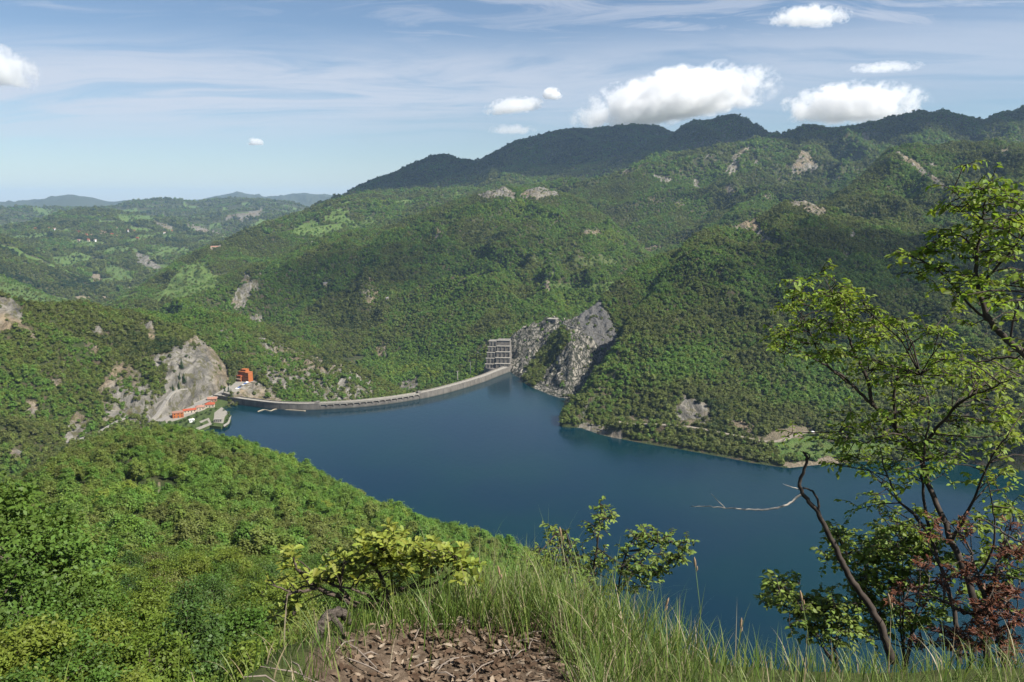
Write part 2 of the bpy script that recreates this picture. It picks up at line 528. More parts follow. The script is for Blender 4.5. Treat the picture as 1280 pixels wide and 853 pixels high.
# --- rock by the spillway, right-hand side
r0 = curve([W(600, 470, -8), W(628, 469, -8), W(645, 478, -4), W(660, 490, -3), W(690, 500, -2), W(712, 502, -2), W(735, 502, -2), W(750, 496, -2), P(790, 480, 1020), P(850, 470, 1060), P(950, 460, 1100)], 3)
r1 = curve([P(600, 474, 1128), P(632, 455, 1125), P(650, 447, 1120), P(668, 452, 1095), P(685, 452, 1075), P(710, 412, 1105), P(730, 416, 1100), P(750, 424, 1095), P(768, 440, 1090), P(800, 450, 1100), P(950, 440, 1150)], 2)
r2 = curve([P(600, 474, 1150), P(624, 445, 1160), P(637, 424, 1172), P(652, 411, 1178), P(672, 405, 1180), P(690, 399, 1184), P(706, 404, 1170), P(722, 398, 1170), P(740, 384, 1190), P(748, 376, 1205), P(760, 366, 1230), P(775, 352, 1270), P(800, 332, 1330), P(830, 318, 1370), P(850, 314, 1390), P(900, 298, 1500), P(1000, 300, 1500)], 1.5)
LAY['rock'] = loft(crisp([r0, r1, r2], 0.93), (200, 190), (606, 1700, 4.0))
LAY['rock'] = relief(LAY['rock'], r0[0], r2[0], 9, 40, 3.3)

# --- right-hand ridge across the lake
h0 = curve([W(700, 549, -3), W(711, 545, -2), W(722, 546, -1), W(740, 549, -1), W(790, 556, -1), W(850, 565, -1), W(900, 575, -1), W(940, 584, -1), W(985, 590, -1), W(1040, 583, -1), W(1100, 578, -1), W(1200, 580, -1), W(1280, 590, -1), W(1700, 620, -1)], 2)
h1 = curve([P(700, 549, 800), P(712, 537, 808), P(740, 534, 812), P(785, 531, 812), P(831, 532, 798), P(870, 535, 795), P(926, 547, 782), P(949, 552, 775), P(985, 548, 785), P(1012, 544, 800), P(1048, 551, 790), P(1117, 551, 800), P(1280, 555, 810), P(1700, 570, 800)], 2)
h2 = curve([P(700, 548, 815), P(712, 526, 830), P(728, 518, 855), P(745, 505, 860), P(770, 490, 875), P(800, 480, 890), P(850, 460, 915), P(900, 445, 960), P(960, 440, 980), P(1020, 440, 1000), P(1100, 440, 1030), P(1280, 440, 1030), P(1700, 440, 1000)], 4)
h3 = curve([P(700, 548, 840), P(712, 525, 845), P(728, 508, 885), P(745, 482, 925), P(770, 452, 965), P(790, 425, 1010), P(830, 375, 1130), P(900, 350, 1230), P(985, 325, 1330), P(1050, 330, 1350), P(1100, 340, 1330), P(1280, 345, 1330), P(1700, 340, 1300)], 4)
h4 = curve([P(700, 552, 860), P(712, 524, 862), P(728, 506, 905), P(745, 481, 950), P(770, 448, 1000), P(785, 415, 1070), P(800, 385, 1140), P(830, 350, 1250), P(850, 320, 1350), P(880, 301, 1450), P(910, 286, 1540), P(930, 281, 1570), P(948, 280, 1590), P(965, 266, 1630), P(985, 254, 1660), P(1010, 256, 1680), P(1028, 267, 1680), P(1050, 276, 1680), P(1090, 283, 1700), P(1150, 290, 1720), P(1280, 300, 1750), P(1700, 300, 1750)], 2)
LAY['right'] = loft(crisp([h0, h1, h2, h3, h4], 0.88), (350, 170), (704, 1900, 3.0))
LAY['right'] = relief(LAY['right'], h1[0], h4[0], 50, 220, 5.9)
LAY['right'] = relief(LAY['right'], h1[0], h4[0], 10, 80, 2.9)
q0 = curve([P(960, 330, 1650), P(1280, 340, 1650)], 6)
q1 = curve([P(960, 300, 1800), P(1000, 283, 1850), P(1050, 268, 1900), P(1120, 262, 1950), P(1200, 250, 1950), P(1280, 245, 1980), P(1700, 240, 2000)], 6)
q2 = curve([P(940, 300, 1950), P(1000, 268, 2000), P(1030, 252, 2080), P(1060, 233, 2150), P(1085, 210, 2210), P(1100, 198, 2240), P(1115, 190, 2270), P(1135, 187, 2300), P(1200, 185, 2400), P(1280, 185, 2500), P(1700, 170, 2500)], 2)
LAY['upper'] = relief(loft(crisp([q0, q1, q2], 0.88), (500, 200), (930, 1900, 1.0)), q0[0], q2[0], 60, 240, 91.2)

names = list(LAY)
stack = np.stack([LAY[k] for k in names])
LID = stack.argmax(0)
ZZ = stack.max(0)
del stack
base = np.where((R2 < 1500) & ((X2 - 110) ** 2 + (Y2 - 1240) ** 2 > 420 ** 2), -45.0, -125.0) + 8 * fbm(X2 / 300, Y2 / 300, 2)
LID = np.where(base > ZZ, -1, LID)
ZZ = np.maximum(ZZ, base)
L = {k: i for i, k in enumerate(names)}
# small lumps everywhere, none near the shore line
lump = fbm(X2 / 22, Y2 / 22, 3) * 1.6 * smooth(2, 14, np.abs(ZZ)) * smooth(60, 200, R2)
ZZ = ZZ + lump + fbm(X2 / 90 + 9, Y2 / 90, 3) * 5 * smooth(8, 40, np.abs(ZZ)) * smooth(500, 1200, R2)
PX, PY = project(X2, Y2, ZZ)
# visibility along each column (with room for trees and for a step sideways)
TAN = (ZZ - EYE) / R2
hor = np.maximum.accumulate(TAN, axis=0)
hor = np.vstack([np.full((1, NA), -9.0), hor[:-1]])
VIS = ((ZZ + 9 - EYE) / R2 > hor - 0.012)
INFR = (PX > -240) & (PX < 1500)
SEEN = VIS & INFR & (TAN > hor - 0.004)


def inpoly(px, py, poly):
    x = np.zeros(px.shape, bool)
    n = len(poly)
    for i in range(n):
        x1, y1 = poly[i]
        x2, y2 = poly[(i + 1) % n]
        if y1 == y2:
            continue
        c = ((y1 > py) != (y2 > py)) & (px < (x2 - x1) * (py - y1) / (y2 - y1) + x1)
        x ^= c
    return x
# ------------------------------------------------------------------ benches cut for roads and the lakeside plaza
def ground_px(px, py, layers=None):
    """the terrain point seen at a photo pixel"""
    d = np.hypot(PX - px, PY - py)
    d = np.where(SEEN, d, 1e9)
    if layers:
        d = np.where(np.isin(LID, [L[k] for k in layers]), d, 1e9)
    k = np.unravel_index(d.argmin(), d.shape)
    return Vector((X2[k], Y2[k], ZZ[k]))


def ground_z(x, y):
    """terrain height under a point"""
    a, r = math.atan2(x, y), math.hypot(x, y)
    i = min(max(int(np.searchsorted(RR, r)) - 1, 0), NR - 2)
    fj = (a - AZ[0]) / (AZ[1] - AZ[0])
    j = min(max(int(fj), 0), NA - 2)
    fj = min(max(fj - j, 0), 1)
    fi = (r - RR[i]) / (RR[i + 1] - RR[i])
    return float((ZZ[i, j] * (1 - fj) + ZZ[i, j + 1] * fj) * (1 - fi) + (ZZ[i + 1, j] * (1 - fj) + ZZ[i + 1, j + 1] * fj) * fi)


ROADM = np.zeros((NR, NA))


def bench(line, half, fall, up_only=False):
    """lower / raise the terrain to a polyline's height beside it"""
    global ZZ
    xs = [q.x for q in line]
    ys = [q.y for q in line]
    box = (X2 > min(xs) - 60) & (X2 < max(xs) + 60) & (Y2 > min(ys) - 60) & (Y2 < max(ys) + 60)
    ii = np.nonzero(box)
    x, y = X2[ii], Y2[ii]
    best = np.full(len(x), 1e9)
    zt = np.zeros(len(x))
    for a, b_ in zip(line, line[1:]):
        ex, ey = b_.x - a.x, b_.y - a.y
        ll = ex * ex + ey * ey + 1e-9
        t = np.clip(((x - a.x) * ex + (y - a.y) * ey) / ll, 0, 1)
        d = np.hypot(x - a.x - ex * t, y - a.y - ey * t)
        m = d < best
        best = np.where(m, d, best)
        zt = np.where(m, a.z + (b_.z - a.z) * t, zt)
    k = 1 - smooth(half, half + fall, best)
    z = ZZ[ii]
    ZZ[ii] = z * (1 - k) + (zt - 0.35) * k
    ROADM[ii] = np.maximum(ROADM[ii], 1 - smooth(half - 0.5, half + 1.0, best))


def smooth_line(ps, n=60, it=8):
    e = [ps[0] * 2 - ps[1]] + list(ps) + [ps[-1] * 2 - ps[-2]]
    out = []
    m = max(2, n // (len(ps) - 1))
    for i in range(1, len(e) - 2):
        a, b_, c_, d_ = e[i - 1:i + 3]
        for k in range(m):
            t = k / m
            out.append(0.5 * (2 * b_ + (c_ - a) * t + (2 * a - 5 * b_ + 4 * c_ - d_) * t * t + (3 * b_ - a - 3 * c_ + d_) * t ** 3))
    out.append(ps[-1])
    for _ in range(it):
        out = [out[0]] + [(out[i - 1] + out[i] * 2 + out[i + 1]) / 4 for i in range(1, len(out) - 1)] + [out[-1]]
    return out


def V3(px, py, z):
    return xyz(W(px, py, z))


SHORE_ROAD = smooth_line([V3(772, 527, 13), V3(785, 530, 12), V3(831, 531, 12.5), V3(870, 535, 12), V3(900, 541, 11), V3(926, 546, 10), V3(949, 551, 9), V3(972, 552, 9), V3(992, 545, 10), V3(1012, 540, 11), V3(1048, 548, 10), V3(1117, 549, 10), V3(1200, 552, 10), V3(1320, 556, 10)], 110)
bench(SHORE_ROAD, 5.0, 8)
LOW_ROAD = smooth_line([V3(196, 527, 4), V3(214, 519.5, 4), V3(240, 508.5, 4.5), V3(262, 499, 5), V3(276, 492.5, 7.2), V3(287, 486, 9), V3(297, 480, 10)], 60)
bench(LOW_ROAD, 5.0, 5)
up = [ground_px(x_, y_, ['flank']) for x_, y_ in ((84, 553), (108, 546), (130, 537), (160, 521), (190, 503), (212, 491), (233, 481))]
HIGH_ROAD = smooth_line(up, 60, 14)
bench(HIGH_ROAD, 3.0, 5)
CLIFF_ROAD = smooth_line([ground_px(x_, y_, ['rock']) for x_, y_ in ((706, 406), (714, 409), (730, 413), (748, 419), (757, 424))], 40, 10)
bench(CLIFF_ROAD, 2.5, 2.5)


def flat_poly(pix, z, zt, fall, slope=0.9, raise_=False):
    """level the ground inside an outline; optionally bank it down round about"""
    poly = [tuple(xyz(W(a, b_, z)).xy) for a, b_ in pix]
    xs, ys = [q[0] for q in poly], [q[1] for q in poly]
    ii = np.nonzero((X2 > min(xs) - 50) & (X2 < max(xs) + 50) & (Y2 > min(ys) - 50) & (Y2 < max(ys) + 50))
    x, y = X2[ii], Y2[ii]
    ins = inpoly(x, y, poly)
    d = np.full(len(x), 1e9)
    for a, b_ in zip(poly, poly[1:] + poly[:1]):
        ex, ey = b_[0] - a[0], b_[1] - a[1]
        t = np.clip(((x - a[0]) * ex + (y - a[1]) * ey) / (ex * ex + ey * ey + 1e-9), 0, 1)
        d = np.minimum(d, np.hypot(x - a[0] - ex * t, y - a[1] - ey * t))
    d = np.where(ins, 0, d)
    zz = ZZ[ii]
    if raise_:
        zz = np.maximum(zz, zt - d * slope)
    k = 1 - smooth(0, fall, d)
    zz = np.where(ins, zt, np.minimum(zz, zz * (1 - k) + zt * k) if not raise_ else zz)
    ZZ[ii] = zz
    ROADM[ii] = np.maximum(ROADM[ii], ins * 1.0)


PLAZA = [(192, 529), (214, 521), (240, 510.5), (262, 502), (272, 497.5), (283, 498), (285, 503), (278, 507), (279, 511.5), (287, 516), (288.5, 523), (284, 530), (276, 533.5), (262, 532), (250, 537), (236, 541), (205, 543)]
TERR_Z = 10.0
TERR = [(279, 490.5), (289, 483), (294, 477), (312, 474), (320, 474.5), (323, 478), (314, 482), (303, 488), (296, 492.5), (288, 493.5)]
flat_poly(TERR, TERR_Z, TERR_Z - 0.4, 5, 0.85, True)
flat_poly(PLAZA, 3.0, 2.2, 7)
PX, PY = project(X2, Y2, ZZ)
# ------------------------------------------------------------------ bare rock, meadows and soil: where they lie on the hills
jx = PX + 5.0 * fbm(X2 / 14 + 3, Y2 / 14, 3) * np.clip(1200 / R2, 0.25, 3) + 2.5 * perlin(X2 / 60, Y2 / 60)
jy = PY + 4.0 * fbm(X2 / 14 - 8, Y2 / 14 + 4, 3) * np.clip(1200 / R2, 0.25, 3) + 1.5 * perlin(X2 / 60 + 5, Y2 / 60)
ROCK = np.zeros((NR, NA))
MEAD = np.zeros((NR, NA))
SOIL = np.zeros((NR, NA))
JIT = (jx, jy)


def patch(arr, layers, poly, v=1.0, crisp=False):
    a, b = (PX, PY) if crisp else JIT
    x0, x1 = min(p[0] for p in poly) - 25, max(p[0] for p in poly) + 25
    y0, y1 = min(p[1] for p in poly) - 25, max(p[1] for p in poly) + 25
    box = (PX > x0) & (PX < x1) & (PY > y0) & (PY < y1)
    ids = [L[k] for k in layers]
    box &= np.isin(LID, ids)
    ii = np.nonzero(box)
    if len(ii[0]) == 0:
        return
    ins = inpoly(a[ii], b[ii], poly)
    cur = arr[ii]
    arr[ii] = np.where(ins, np.maximum(cur, v) if v > 0 else 0, cur)


FL, AB, MI, SC, RT, UP, RK = ['flank'], ['abutment'], ['middle'], ['scarred'], ['right'], ['upper'], ['rock']
patch(ROCK, FL, [(171, 451), (210, 441), (246, 418), (270, 434), (292, 453), (296, 474), (272, 495), (230, 513), (197, 526), (177, 520), (203, 494), (207, 461)])
patch(ROCK, FL, [(148, 450), (171, 464), (200, 491), (190, 505), (164, 520), (131, 527), (128, 504), (118, 491), (131, 471)], 0.62)
patch(ROCK, FL, [(140, 532), (165, 520), (192, 503), (214, 491), (233, 482), (246, 490), (262, 497), (240, 508), (214, 519), (190, 528)], 0.5)
patch(ROCK, FL, [(95, 517), (118, 527), (108, 543), (79, 556), (85, 533)], 0.8)
patch(ROCK, FL, [(30, 500), (44, 504), (42, 533), (33, 523)], 0.8)
patch(ROCK, FL, [(-60, 362), (0, 369), (16, 373), (31, 392), (28, 405), (52, 428), (43, 428), (23, 409), (0, 418), (-60, 420)], 0.8)
patch(ROCK, FL, [(174, 399), (190, 400), (200, 432), (185, 425)], 0.7)
patch(ROCK, FL, [(10, 560), (30, 566), (26, 582), (12, 580)], 0.7)
patch(ROCK, FL, [(66, 470), (80, 468), (82, 480), (70, 486)], 0.6)
patch(ROCK, AB, [(272, 408), (285, 410), (290, 432), (276, 425)], 0.5)
patch(ROCK, AB, [(315, 415), (345, 428), (410, 452), (440, 458), (466, 478), (470, 492), (445, 502), (403, 502), (380, 485), (348, 452), (325, 438)], 0.56)
patch(ROCK, AB, [(289, 490), (315, 474), (354, 500), (360, 508), (290, 504)], 0.9)
patch(ROCK, MI, [(673, 224), (686, 230), (698, 243), (686, 249), (668, 251), (648, 247), (660, 236)], 1)
patch(ROCK, MI, [(594, 240), (625, 230), (646, 242), (642, 252), (620, 247), (600, 249)], 0.9)
patch(ROCK, MI, [(388, 292), (405, 285), (417, 289), (400, 297), (385, 307), (374, 305)], 0.95)
patch(ROCK, MI, [(287, 372), (300, 357), (306, 341), (326, 357), (311, 369), (307, 384), (292, 387)], 0.78)
patch(ROCK, MI, [(304, 397), (330, 391), (326, 410), (311, 406)], 0.75)
patch(ROCK, MI, [(728, 287), (750, 289), (745, 296), (730, 294)], 0.8)
patch(ROCK, MI, [(468, 436), (482, 432), (485, 445), (472, 447)], 0.75)
patch(ROCK, MI, [(500, 478), (524, 470), (520, 488), (500, 492)], 0.75)
patch(ROCK, SC, [(1001, 187), (1011, 192), (1023, 211), (1004, 218), (987, 214), (995, 203)], 1)
patch(ROCK, SC, [(913, 196), (935, 184), (939, 188), (920, 200), (922, 215), (910, 222), (907, 215), (914, 205)], 0.9)
patch(ROCK, SC, [(937, 194), (944, 196), (955, 212), (945, 209)], 0.9)
patch(ROCK, SC, [(903, 235), (912, 231), (923, 241), (907, 246)], 0.85)
patch(ROCK, SC, [(815, 215), (840, 226), (836, 230), (817, 223)], 0.9)
patch(ROCK, SC, [(865, 225), (874, 226), (874, 236), (866, 235)], 0.85)
patch(ROCK, SC, [(810, 246), (823, 250), (818, 255), (810, 253)], 0.85)
patch(ROCK, SC, [(778, 213), (786, 210), (790, 217), (780, 219)], 0.9)
patch(ROCK, ['peak', 'ridge'], [(845, 182), (880, 176), (945, 170), (950, 176), (890, 186), (850, 190)], 0.5)
patch(ROCK, RT, [(983, 248), (1000, 249), (1030, 256), (1034, 266), (1020, 273), (1003, 263), (983, 257)], 1)
patch(ROCK, RT, [(908, 281), (945, 273), (949, 286), (962, 298), (970, 308), (955, 304), (940, 291), (915, 287)], 0.9)
patch(ROCK, RT, [(1058, 285), (1073, 293), (1066, 301)], 0.75)
patch(ROCK, RT, [(1048, 314), (1063, 317), (1056, 327)], 0.75)
patch(ROCK, RT, [(788, 349), (800, 350), (796, 365), (786, 369)], 0.75)
patch(ROCK, RT, [(846, 512), (858, 494), (872, 500), (890, 512), (893, 531), (870, 529), (846, 522)], 0.9)
patch(ROCK, RT, [(912, 522), (934, 526), (948, 536), (934, 545), (912, 534)], 0.7)
patch(ROCK, RT, [(715, 534), (735, 528), (776, 540), (774, 552), (740, 551), (718, 549)], 0.75)
patch(SOIL, RT, [(768, 520), (800, 522), (835, 526), (872, 526), (878, 531), (835, 530), (780, 528)], 0.55)
patch(SOIL, RT, [(930, 541), (950, 547), (985, 534), (1008, 532), (1020, 540), (990, 550), (955, 556)], 0.55)
patch(SOIL, RT, [(982, 580), (1010, 576), (1045, 573), (1066, 574), (1050, 586), (985, 592)], 0.8)
patch(MEAD, RT, [(962, 556), (990, 548), (1010, 544), (1045, 553), (1120, 555), (1115, 570), (1040, 572), (1000, 576), (975, 572)], 0.7)
patch(ROCK, UP, [(1112, 187), (1125, 190), (1145, 204), (1165, 219), (1182, 233), (1178, 239), (1162, 230), (1138, 210)], 0.9)
patch(ROCK, UP, [(1238, 190), (1263, 185), (1258, 196), (1240, 195)], 0.95)
# the rock by the spillway is bare but for the bushy strip in its middle
patch(ROCK, RK, [(604, 480), (620, 440), (636, 418), (656, 398), (705, 395), (730, 392), (748, 366), (758, 391), (778, 446), (764, 480), (745, 505), (690, 506), (655, 494)], 1)
patch(ROCK, RK, [(688, 416), (705, 411), (714, 424), (697, 447), (685, 461), (676, 478), (660, 490), (652, 479), (660, 461), (674, 447)], -1)
patch(ROCK, RT, [(716, 520), (745, 488), (766, 452), (774, 440), (780, 455), (752, 500), (722, 530)], 0.4)
patch(MEAD, ['shoulder', 'middle'], [(184, 378), (205, 362), (230, 330), (258, 328), (264, 345), (275, 353), (262, 364), (225, 376)], 1)
patch(MEAD, ['shoulder'], [(362, 288), (390, 275), (400, 280), (388, 294), (368, 296)], 0.8)
patch(MEAD, ['shoulder'], [(405, 270), (425, 262), (440, 264), (428, 274), (408, 276)], 0.8)
patch(MEAD, ['shoulder'], [(430, 285), (460, 270), (470, 275), (445, 292)], 0.5)
patch(MEAD, MI, [(640, 322), (760, 318), (800, 330), (740, 334), (660, 333)], 0.45)
patch(MEAD, MI, [(670, 352), (780, 352), (760, 366), (690, 362)], 0.5)
patch(SOIL, ['shoulder'], [(261, 309), (276, 307), (276, 312), (262, 313)], 1)
FAR = ['village', 'far', 'meadow', 'dark', 'quarry']
patch(ROCK, FAR, [(274, 271), (300, 267), (330, 262), (325, 270), (305, 275), (285, 274)], 1)
patch(ROCK, FAR, [(165, 315), (184, 319), (204, 337), (184, 340), (171, 328)], 0.95)
patch(ROCK, FAR, [(192, 276), (218, 284), (213, 288), (196, 285)], 0.8)
patch(ROCK, FAR, [(232, 280), (260, 284), (285, 296), (270, 295), (245, 290)], 0.75)
patch(ROCK, FAR, [(150, 363), (165, 356), (163, 365)], 0.8)
patch(SOIL, FAR, [(113, 343), (122, 341), (130, 350), (118, 353)], 0.7)
patch(SOIL, FAR, [(92, 371), (111, 372), (108, 377), (95, 376)], 1)
patch(SOIL, FAR, [(124, 372), (137, 370), (132, 376)], 1)
for pg in ([(143, 270), (198, 269), (190, 276), (150, 277)], [(188, 306), (238, 311), (230, 321), (190, 319)],
           [(85, 298), (125, 303), (118, 311), (90, 308)], [(40, 258), (70, 264), (60, 270), (42, 268)],
           [(160, 283), (190, 286), (185, 292), (162, 290)], [(128, 328), (160, 338), (170, 355), (150, 352), (130, 342)],
           [(260, 281), (276, 279), (278, 286), (262, 286)], [(66, 320), (100, 330), (80, 338), (62, 330)]):
    patch(MEAD, FAR, pg, 0.85)
MEAD[LID == L['meadow']] = np.maximum(MEAD[LID == L['meadow']], 0.75)
# speckled outcrops that no outline above names
spk = fbm(X2 / 120 + 40, Y2 / 120 + 7, 4)
ROCK = np.maximum(ROCK, 0.55 * smooth(0.36, 0.44, spk) * np.isin(LID, [L[k] for k in ('middle', 'abutment', 'flank', 'upper', 'ridge', 'peak', 'scarred')]))
fld = fbm(X2 / 260 + 4, Y2 / 180 + 17, 3)
MEAD = np.maximum(MEAD, 0.62 * smooth(0.09, 0.12, fld) * np.isin(LID, [L['village'], L['far'], L['quarry']]))
MEAD = np.maximum(MEAD, 0.7 * smooth(0.20, 0.27, fld) * np.isin(LID, [L['shoulder'], L['dark']]))
# small bare spots on the near spur
for pg in ([(180, 610), (202, 607), (222, 622), (214, 630), (192, 624)], [(276, 574), (292, 572), (290, 580), (278, 581)],
           [(466, 626), (474, 622), (478, 634), (469, 636)], [(395, 632), (404, 634), (402, 646)], [(326, 676), (342, 674), (345, 684), (330, 686)],
           [(158, 655), (172, 655), (170, 664), (160, 663)], [(200, 800), (222, 772), (238, 776), (242, 800), (225, 853), (205, 853), (195, 830)]):
    patch(SOIL, ['near'], pg, 0.45 if len(pg) == 7 else 0.9)
# roughness of bare rock, real relief
rm = ROCK * np.where(LID == L['flank'], 0.4, 1.0)
flute = ridged(A2 * 1050 / 15 + fbm(X2 / 40, Y2 / 40, 2) * 0.8, R2 / 90, 3)
ZZ = ZZ + ROCK * np.isin(LID, [L['flank'], L['rock'], L['abutment']]) * 5.0 * (flute - 0.45) * smooth(1, 12, np.abs(ZZ)) * (1 - ROADM)
strata = ridged((X2 * 0.8 + ZZ * 1.2) / 9, (Y2 - X2 * 0.3) / 26, 3)
ZZ = ZZ + rm * np.clip(R2 / 1100, 0.2, 2.2) * (2.2 * (strata - 0.4) + 2.0 * fbm(X2 / 7, Y2 / 7, 3)) * smooth(0.5, 6, np.abs(ZZ))

# ------------------------------------------------------------------ terrain material
b = NB('hillside')
p = b.pos()
mk = b.n('ShaderNodeSeparateColor', {0: b.attr('mask').outputs['Color']})
n1 = b.noise(0.012, 5, 0.6, p)
n2 = b.noise(0.11, 5, 0.65, p)
n3 = b.noise(0.6, 4, 0.65, p)
floor_c = b.ramp(n2, [(0.3, (0.022, 0.035, 0.010)), (0.5, (0.040, 0.050, 0.016)), (0.62, (0.065, 0.050, 0.032)), (0.78, (0.095, 0.075, 0.048))])
mead_c = b.mix(b.mrange(n2, 0.35, 0.7), (0.060, 0.105, 0.022), (0.095, 0.125, 0.038))
soil_c = b.mix(b.mrange(n3, 0.3, 0.7), (0.22, 0.185, 0.135), (0.12, 0.095, 0.06))
strat = b.noise(1.0, 7, 0.72, b.mapping(p, (0.16, 0.03, 0.06), (0, rad(-22), rad(12))), 0.6)
rock_c = b.ramp(strat, [(0.32, (0.035, 0.034, 0.030)), (0.45, (0.105, 0.098, 0.084)), (0.57, (0.185, 0.172, 0.148)), (0.75, (0.27, 0.252, 0.215))])
rock_c = b.mix(b.mrange(n1, 0.45, 0.62), rock_c, b.mix(1.0, rock_c, (1.0, 0.84, 0.64), 'MULTIPLY'))
rock_c = b.mix(b.mrange(n2, 0.50, 0.60, 0, 0.9), rock_c, b.mix(n3, (0.06, 0.065, 0.02), (0.10, 0.085, 0.05)))
# blocky beds of the cliff at the spillway, dark joints grown over
blk = b.attr('beds').outputs['Fac']
pw = b.n('ShaderNodeVectorMath', {0: p, 1: b.n('ShaderNodeVectorMath', {0: b.n('ShaderNodeTexNoise', {'Vector': p, 'Scale': 0.09, 'Detail': 4.0}).outputs['Color'], 'Scale': 14.0}, operation='SCALE').outputs[0]}, operation='ADD').outputs[0]
bv = b.mapping(pw, (0.23, 0.10, 0.055), (0, rad(20), 0))
vo = b.n('ShaderNodeTexVoronoi', {'Vector': bv, 'Scale': 1.0, 'Randomness': 0.9}, feature='DISTANCE_TO_EDGE')
vc = b.n('ShaderNodeTexVoronoi', {'Vector': bv, 'Scale': 1.0, 'Randomness': 0.9})
joint = b.mrange(b.math('ADD', vo.outputs[0], b.math('MULTIPLY', b.math('SUBTRACT', b.noise(0.3, 6, 0.75, p), 0.5), 0.9)), 0.0, 0.2)
tone = b.n('ShaderNodeSeparateColor', {0: vc.outputs['Color']}).outputs[0]
stone = b.mix(tone, (0.115, 0.108, 0.094), (0.31, 0.285, 0.235))
stone = b.mix(b.mrange(strat, 0.35, 0.6, 0.5, 0.0), stone, (0.06, 0.058, 0.05))
bed_c = b.mix(joint, b.mix(n3, (0.018, 0.03, 0.010), (0.05, 0.05, 0.04)), stone)
rock_c = b.mix(b.mrange(blk, 0.2, 0.45), rock_c, b.mix(strat, (0.055, 0.055, 0.053), (0.21, 0.20, 0.185)))
rock_c = b.mix(b.mrange(blk, 0.6, 0.9), rock_c, bed_c)
rk = b.mrange(b.math('ADD', mk.outputs[0], b.math('MULTIPLY', b.math('SUBTRACT', b.noise(0.06, 7, 0.7, p), 0.5), 2.0)), 0.44, 0.58)
so = b.mrange(b.math('ADD', mk.outputs[2], b.math('MULTIPLY', b.math('SUBTRACT', n3, 0.5), 0.8)), 0.4, 0.6)
me_ = b.mrange(b.math('ADD', mk.outputs[1], b.math('MULTIPLY', b.math('SUBTRACT', n2, 0.5), 0.45)), 0.35, 0.6)
c = b.mix(me_, floor_c, mead_c)
c = b.mix(so, c, soil_c)
c = b.mix(rk, c, rock_c)
hgt = b.math('ADD', b.math('MULTIPLY', strat, 3.0), b.math('ADD', n3, b.math('MULTIPLY', b.math('MULTIPLY', joint, blk), 1.5)))
nr = b.bump(hgt, 0.9, 1.6)
M_HILL = b.done(b.bsdf(c, 0.9, nr, 0.15))

idx = np.arange(NR * NA).reshape(NR, NA)
BEDS = (LID == L['rock']).astype(float) * np.where(inpoly(JIT[0], JIT[1], [(722, 399), (745, 360), (760, 391), (780, 446), (768, 455), (745, 430)]), 0.5, 1.0)
quads = np.stack([idx[:-1, :-1], idx[:-1, 1:], idx[1:, 1:], idx[1:, :-1]], -1).reshape(-1, 4)
hills = mesh_np('hills', np.stack([X2, Y2, ZZ], -1).reshape(-1, 3), quads, M_HILL, smooth_=True)
tag(hills, kind='structure')
vattr(hills, 'mask', np.stack([ROCK, MEAD, SOIL, np.ones_like(ROCK)], -1).reshape(-1, 4), 'FLOAT_COLOR')
vattr(hills, 'beds', BEDS.ravel())

# the land under and beyond everything
gp = NB('lowland')
M_LOW = gp.done(gp.bsdf(gp.ramp(gp.noise(0.002, 5, 0.6, gp.pos()), [(0.3, (0.03, 0.05, 0.015)), (0.7, (0.06, 0.085, 0.03))]), 0.9))
n = 48
vs = [(0, 0, -135)] + [(26000 * math.cos(2 * math.pi * i / n), 26000 * math.sin(2 * math.pi * i / n), -135) for i in range(n)]
land = mesh_np('ground', vs, [(0, 1 + i, 1 + (i + 1) % n) for i in range(n)], M_LOW)
tag(land, kind='structure')

# ------------------------------------------------------------------ the dam line (upstream water edge), left to right
DAMW = [W(264, 501), W(285, 504), W(300, 506.5), W(340, 511.5), W(372, 513), W(400, 512.5), W(450, 509.5), W(500, 503.5),
        W(550, 494), W(600, 479.5), W(622, 471), W(640, 464)]
DAMXY = [xyz(q).xy for q in DAMW]


def catmull(ps, n):
    """evenly spaced points along a smooth curve through ps (2-D or 3-D vectors)"""
    ps = [Vector(q) for q in ps]
    e = [ps[0] * 2 - ps[1]] + ps + [ps[-1] * 2 - ps[-2]]
    out = []
    for i in range(1, len(e) - 2):
        a, b_, c_, d_ = e[i - 1:i + 3]
        for k in range(24):
            t = k / 24
            out.append(0.5 * (2 * b_ + (c_ - a) * t + (2 * a - 5 * b_ + 4 * c_ - d_) * t * t + (3 * b_ - a - 3 * c_ + d_) * t ** 3))
    out.append(ps[-1])
    acc = [0.0]
    for a, b_ in zip(out, out[1:]):
        acc.append(acc[-1] + (b_ - a).length)
    res = []
    k = 0
    for i in range(n):
        t = acc[-1] * i / (n - 1)
        while k < len(acc) - 2 and acc[k + 1] < t:
            k += 1
        f_ = (t - acc[k]) / max(acc[k + 1] - acc[k], 1e-9)
        res.append(out[k].lerp(out[k + 1], min(1, f_)))
    return res, acc[-1]


DAMC, DAMLEN = catmull(DAMXY, 121)
for _ in range(6):                                   # iron out wobble, keep the ends
    DAMC = [DAMC[0]] + [(DAMC[i - 1] + DAMC[i] * 2 + DAMC[i + 1]) / 4 for i in range(1, 120)] + [DAMC[-1]]
DAMN = []                                            # unit normals pointing downstream
for i in range(121):
    d_ = (DAMC[min(i + 1, 120)] - DAMC[max(i - 1, 0)]).normalized()
    DAMN.append(Vector((-d_.y, d_.x)))
print('dam length', DAMLEN, DAMN[60])

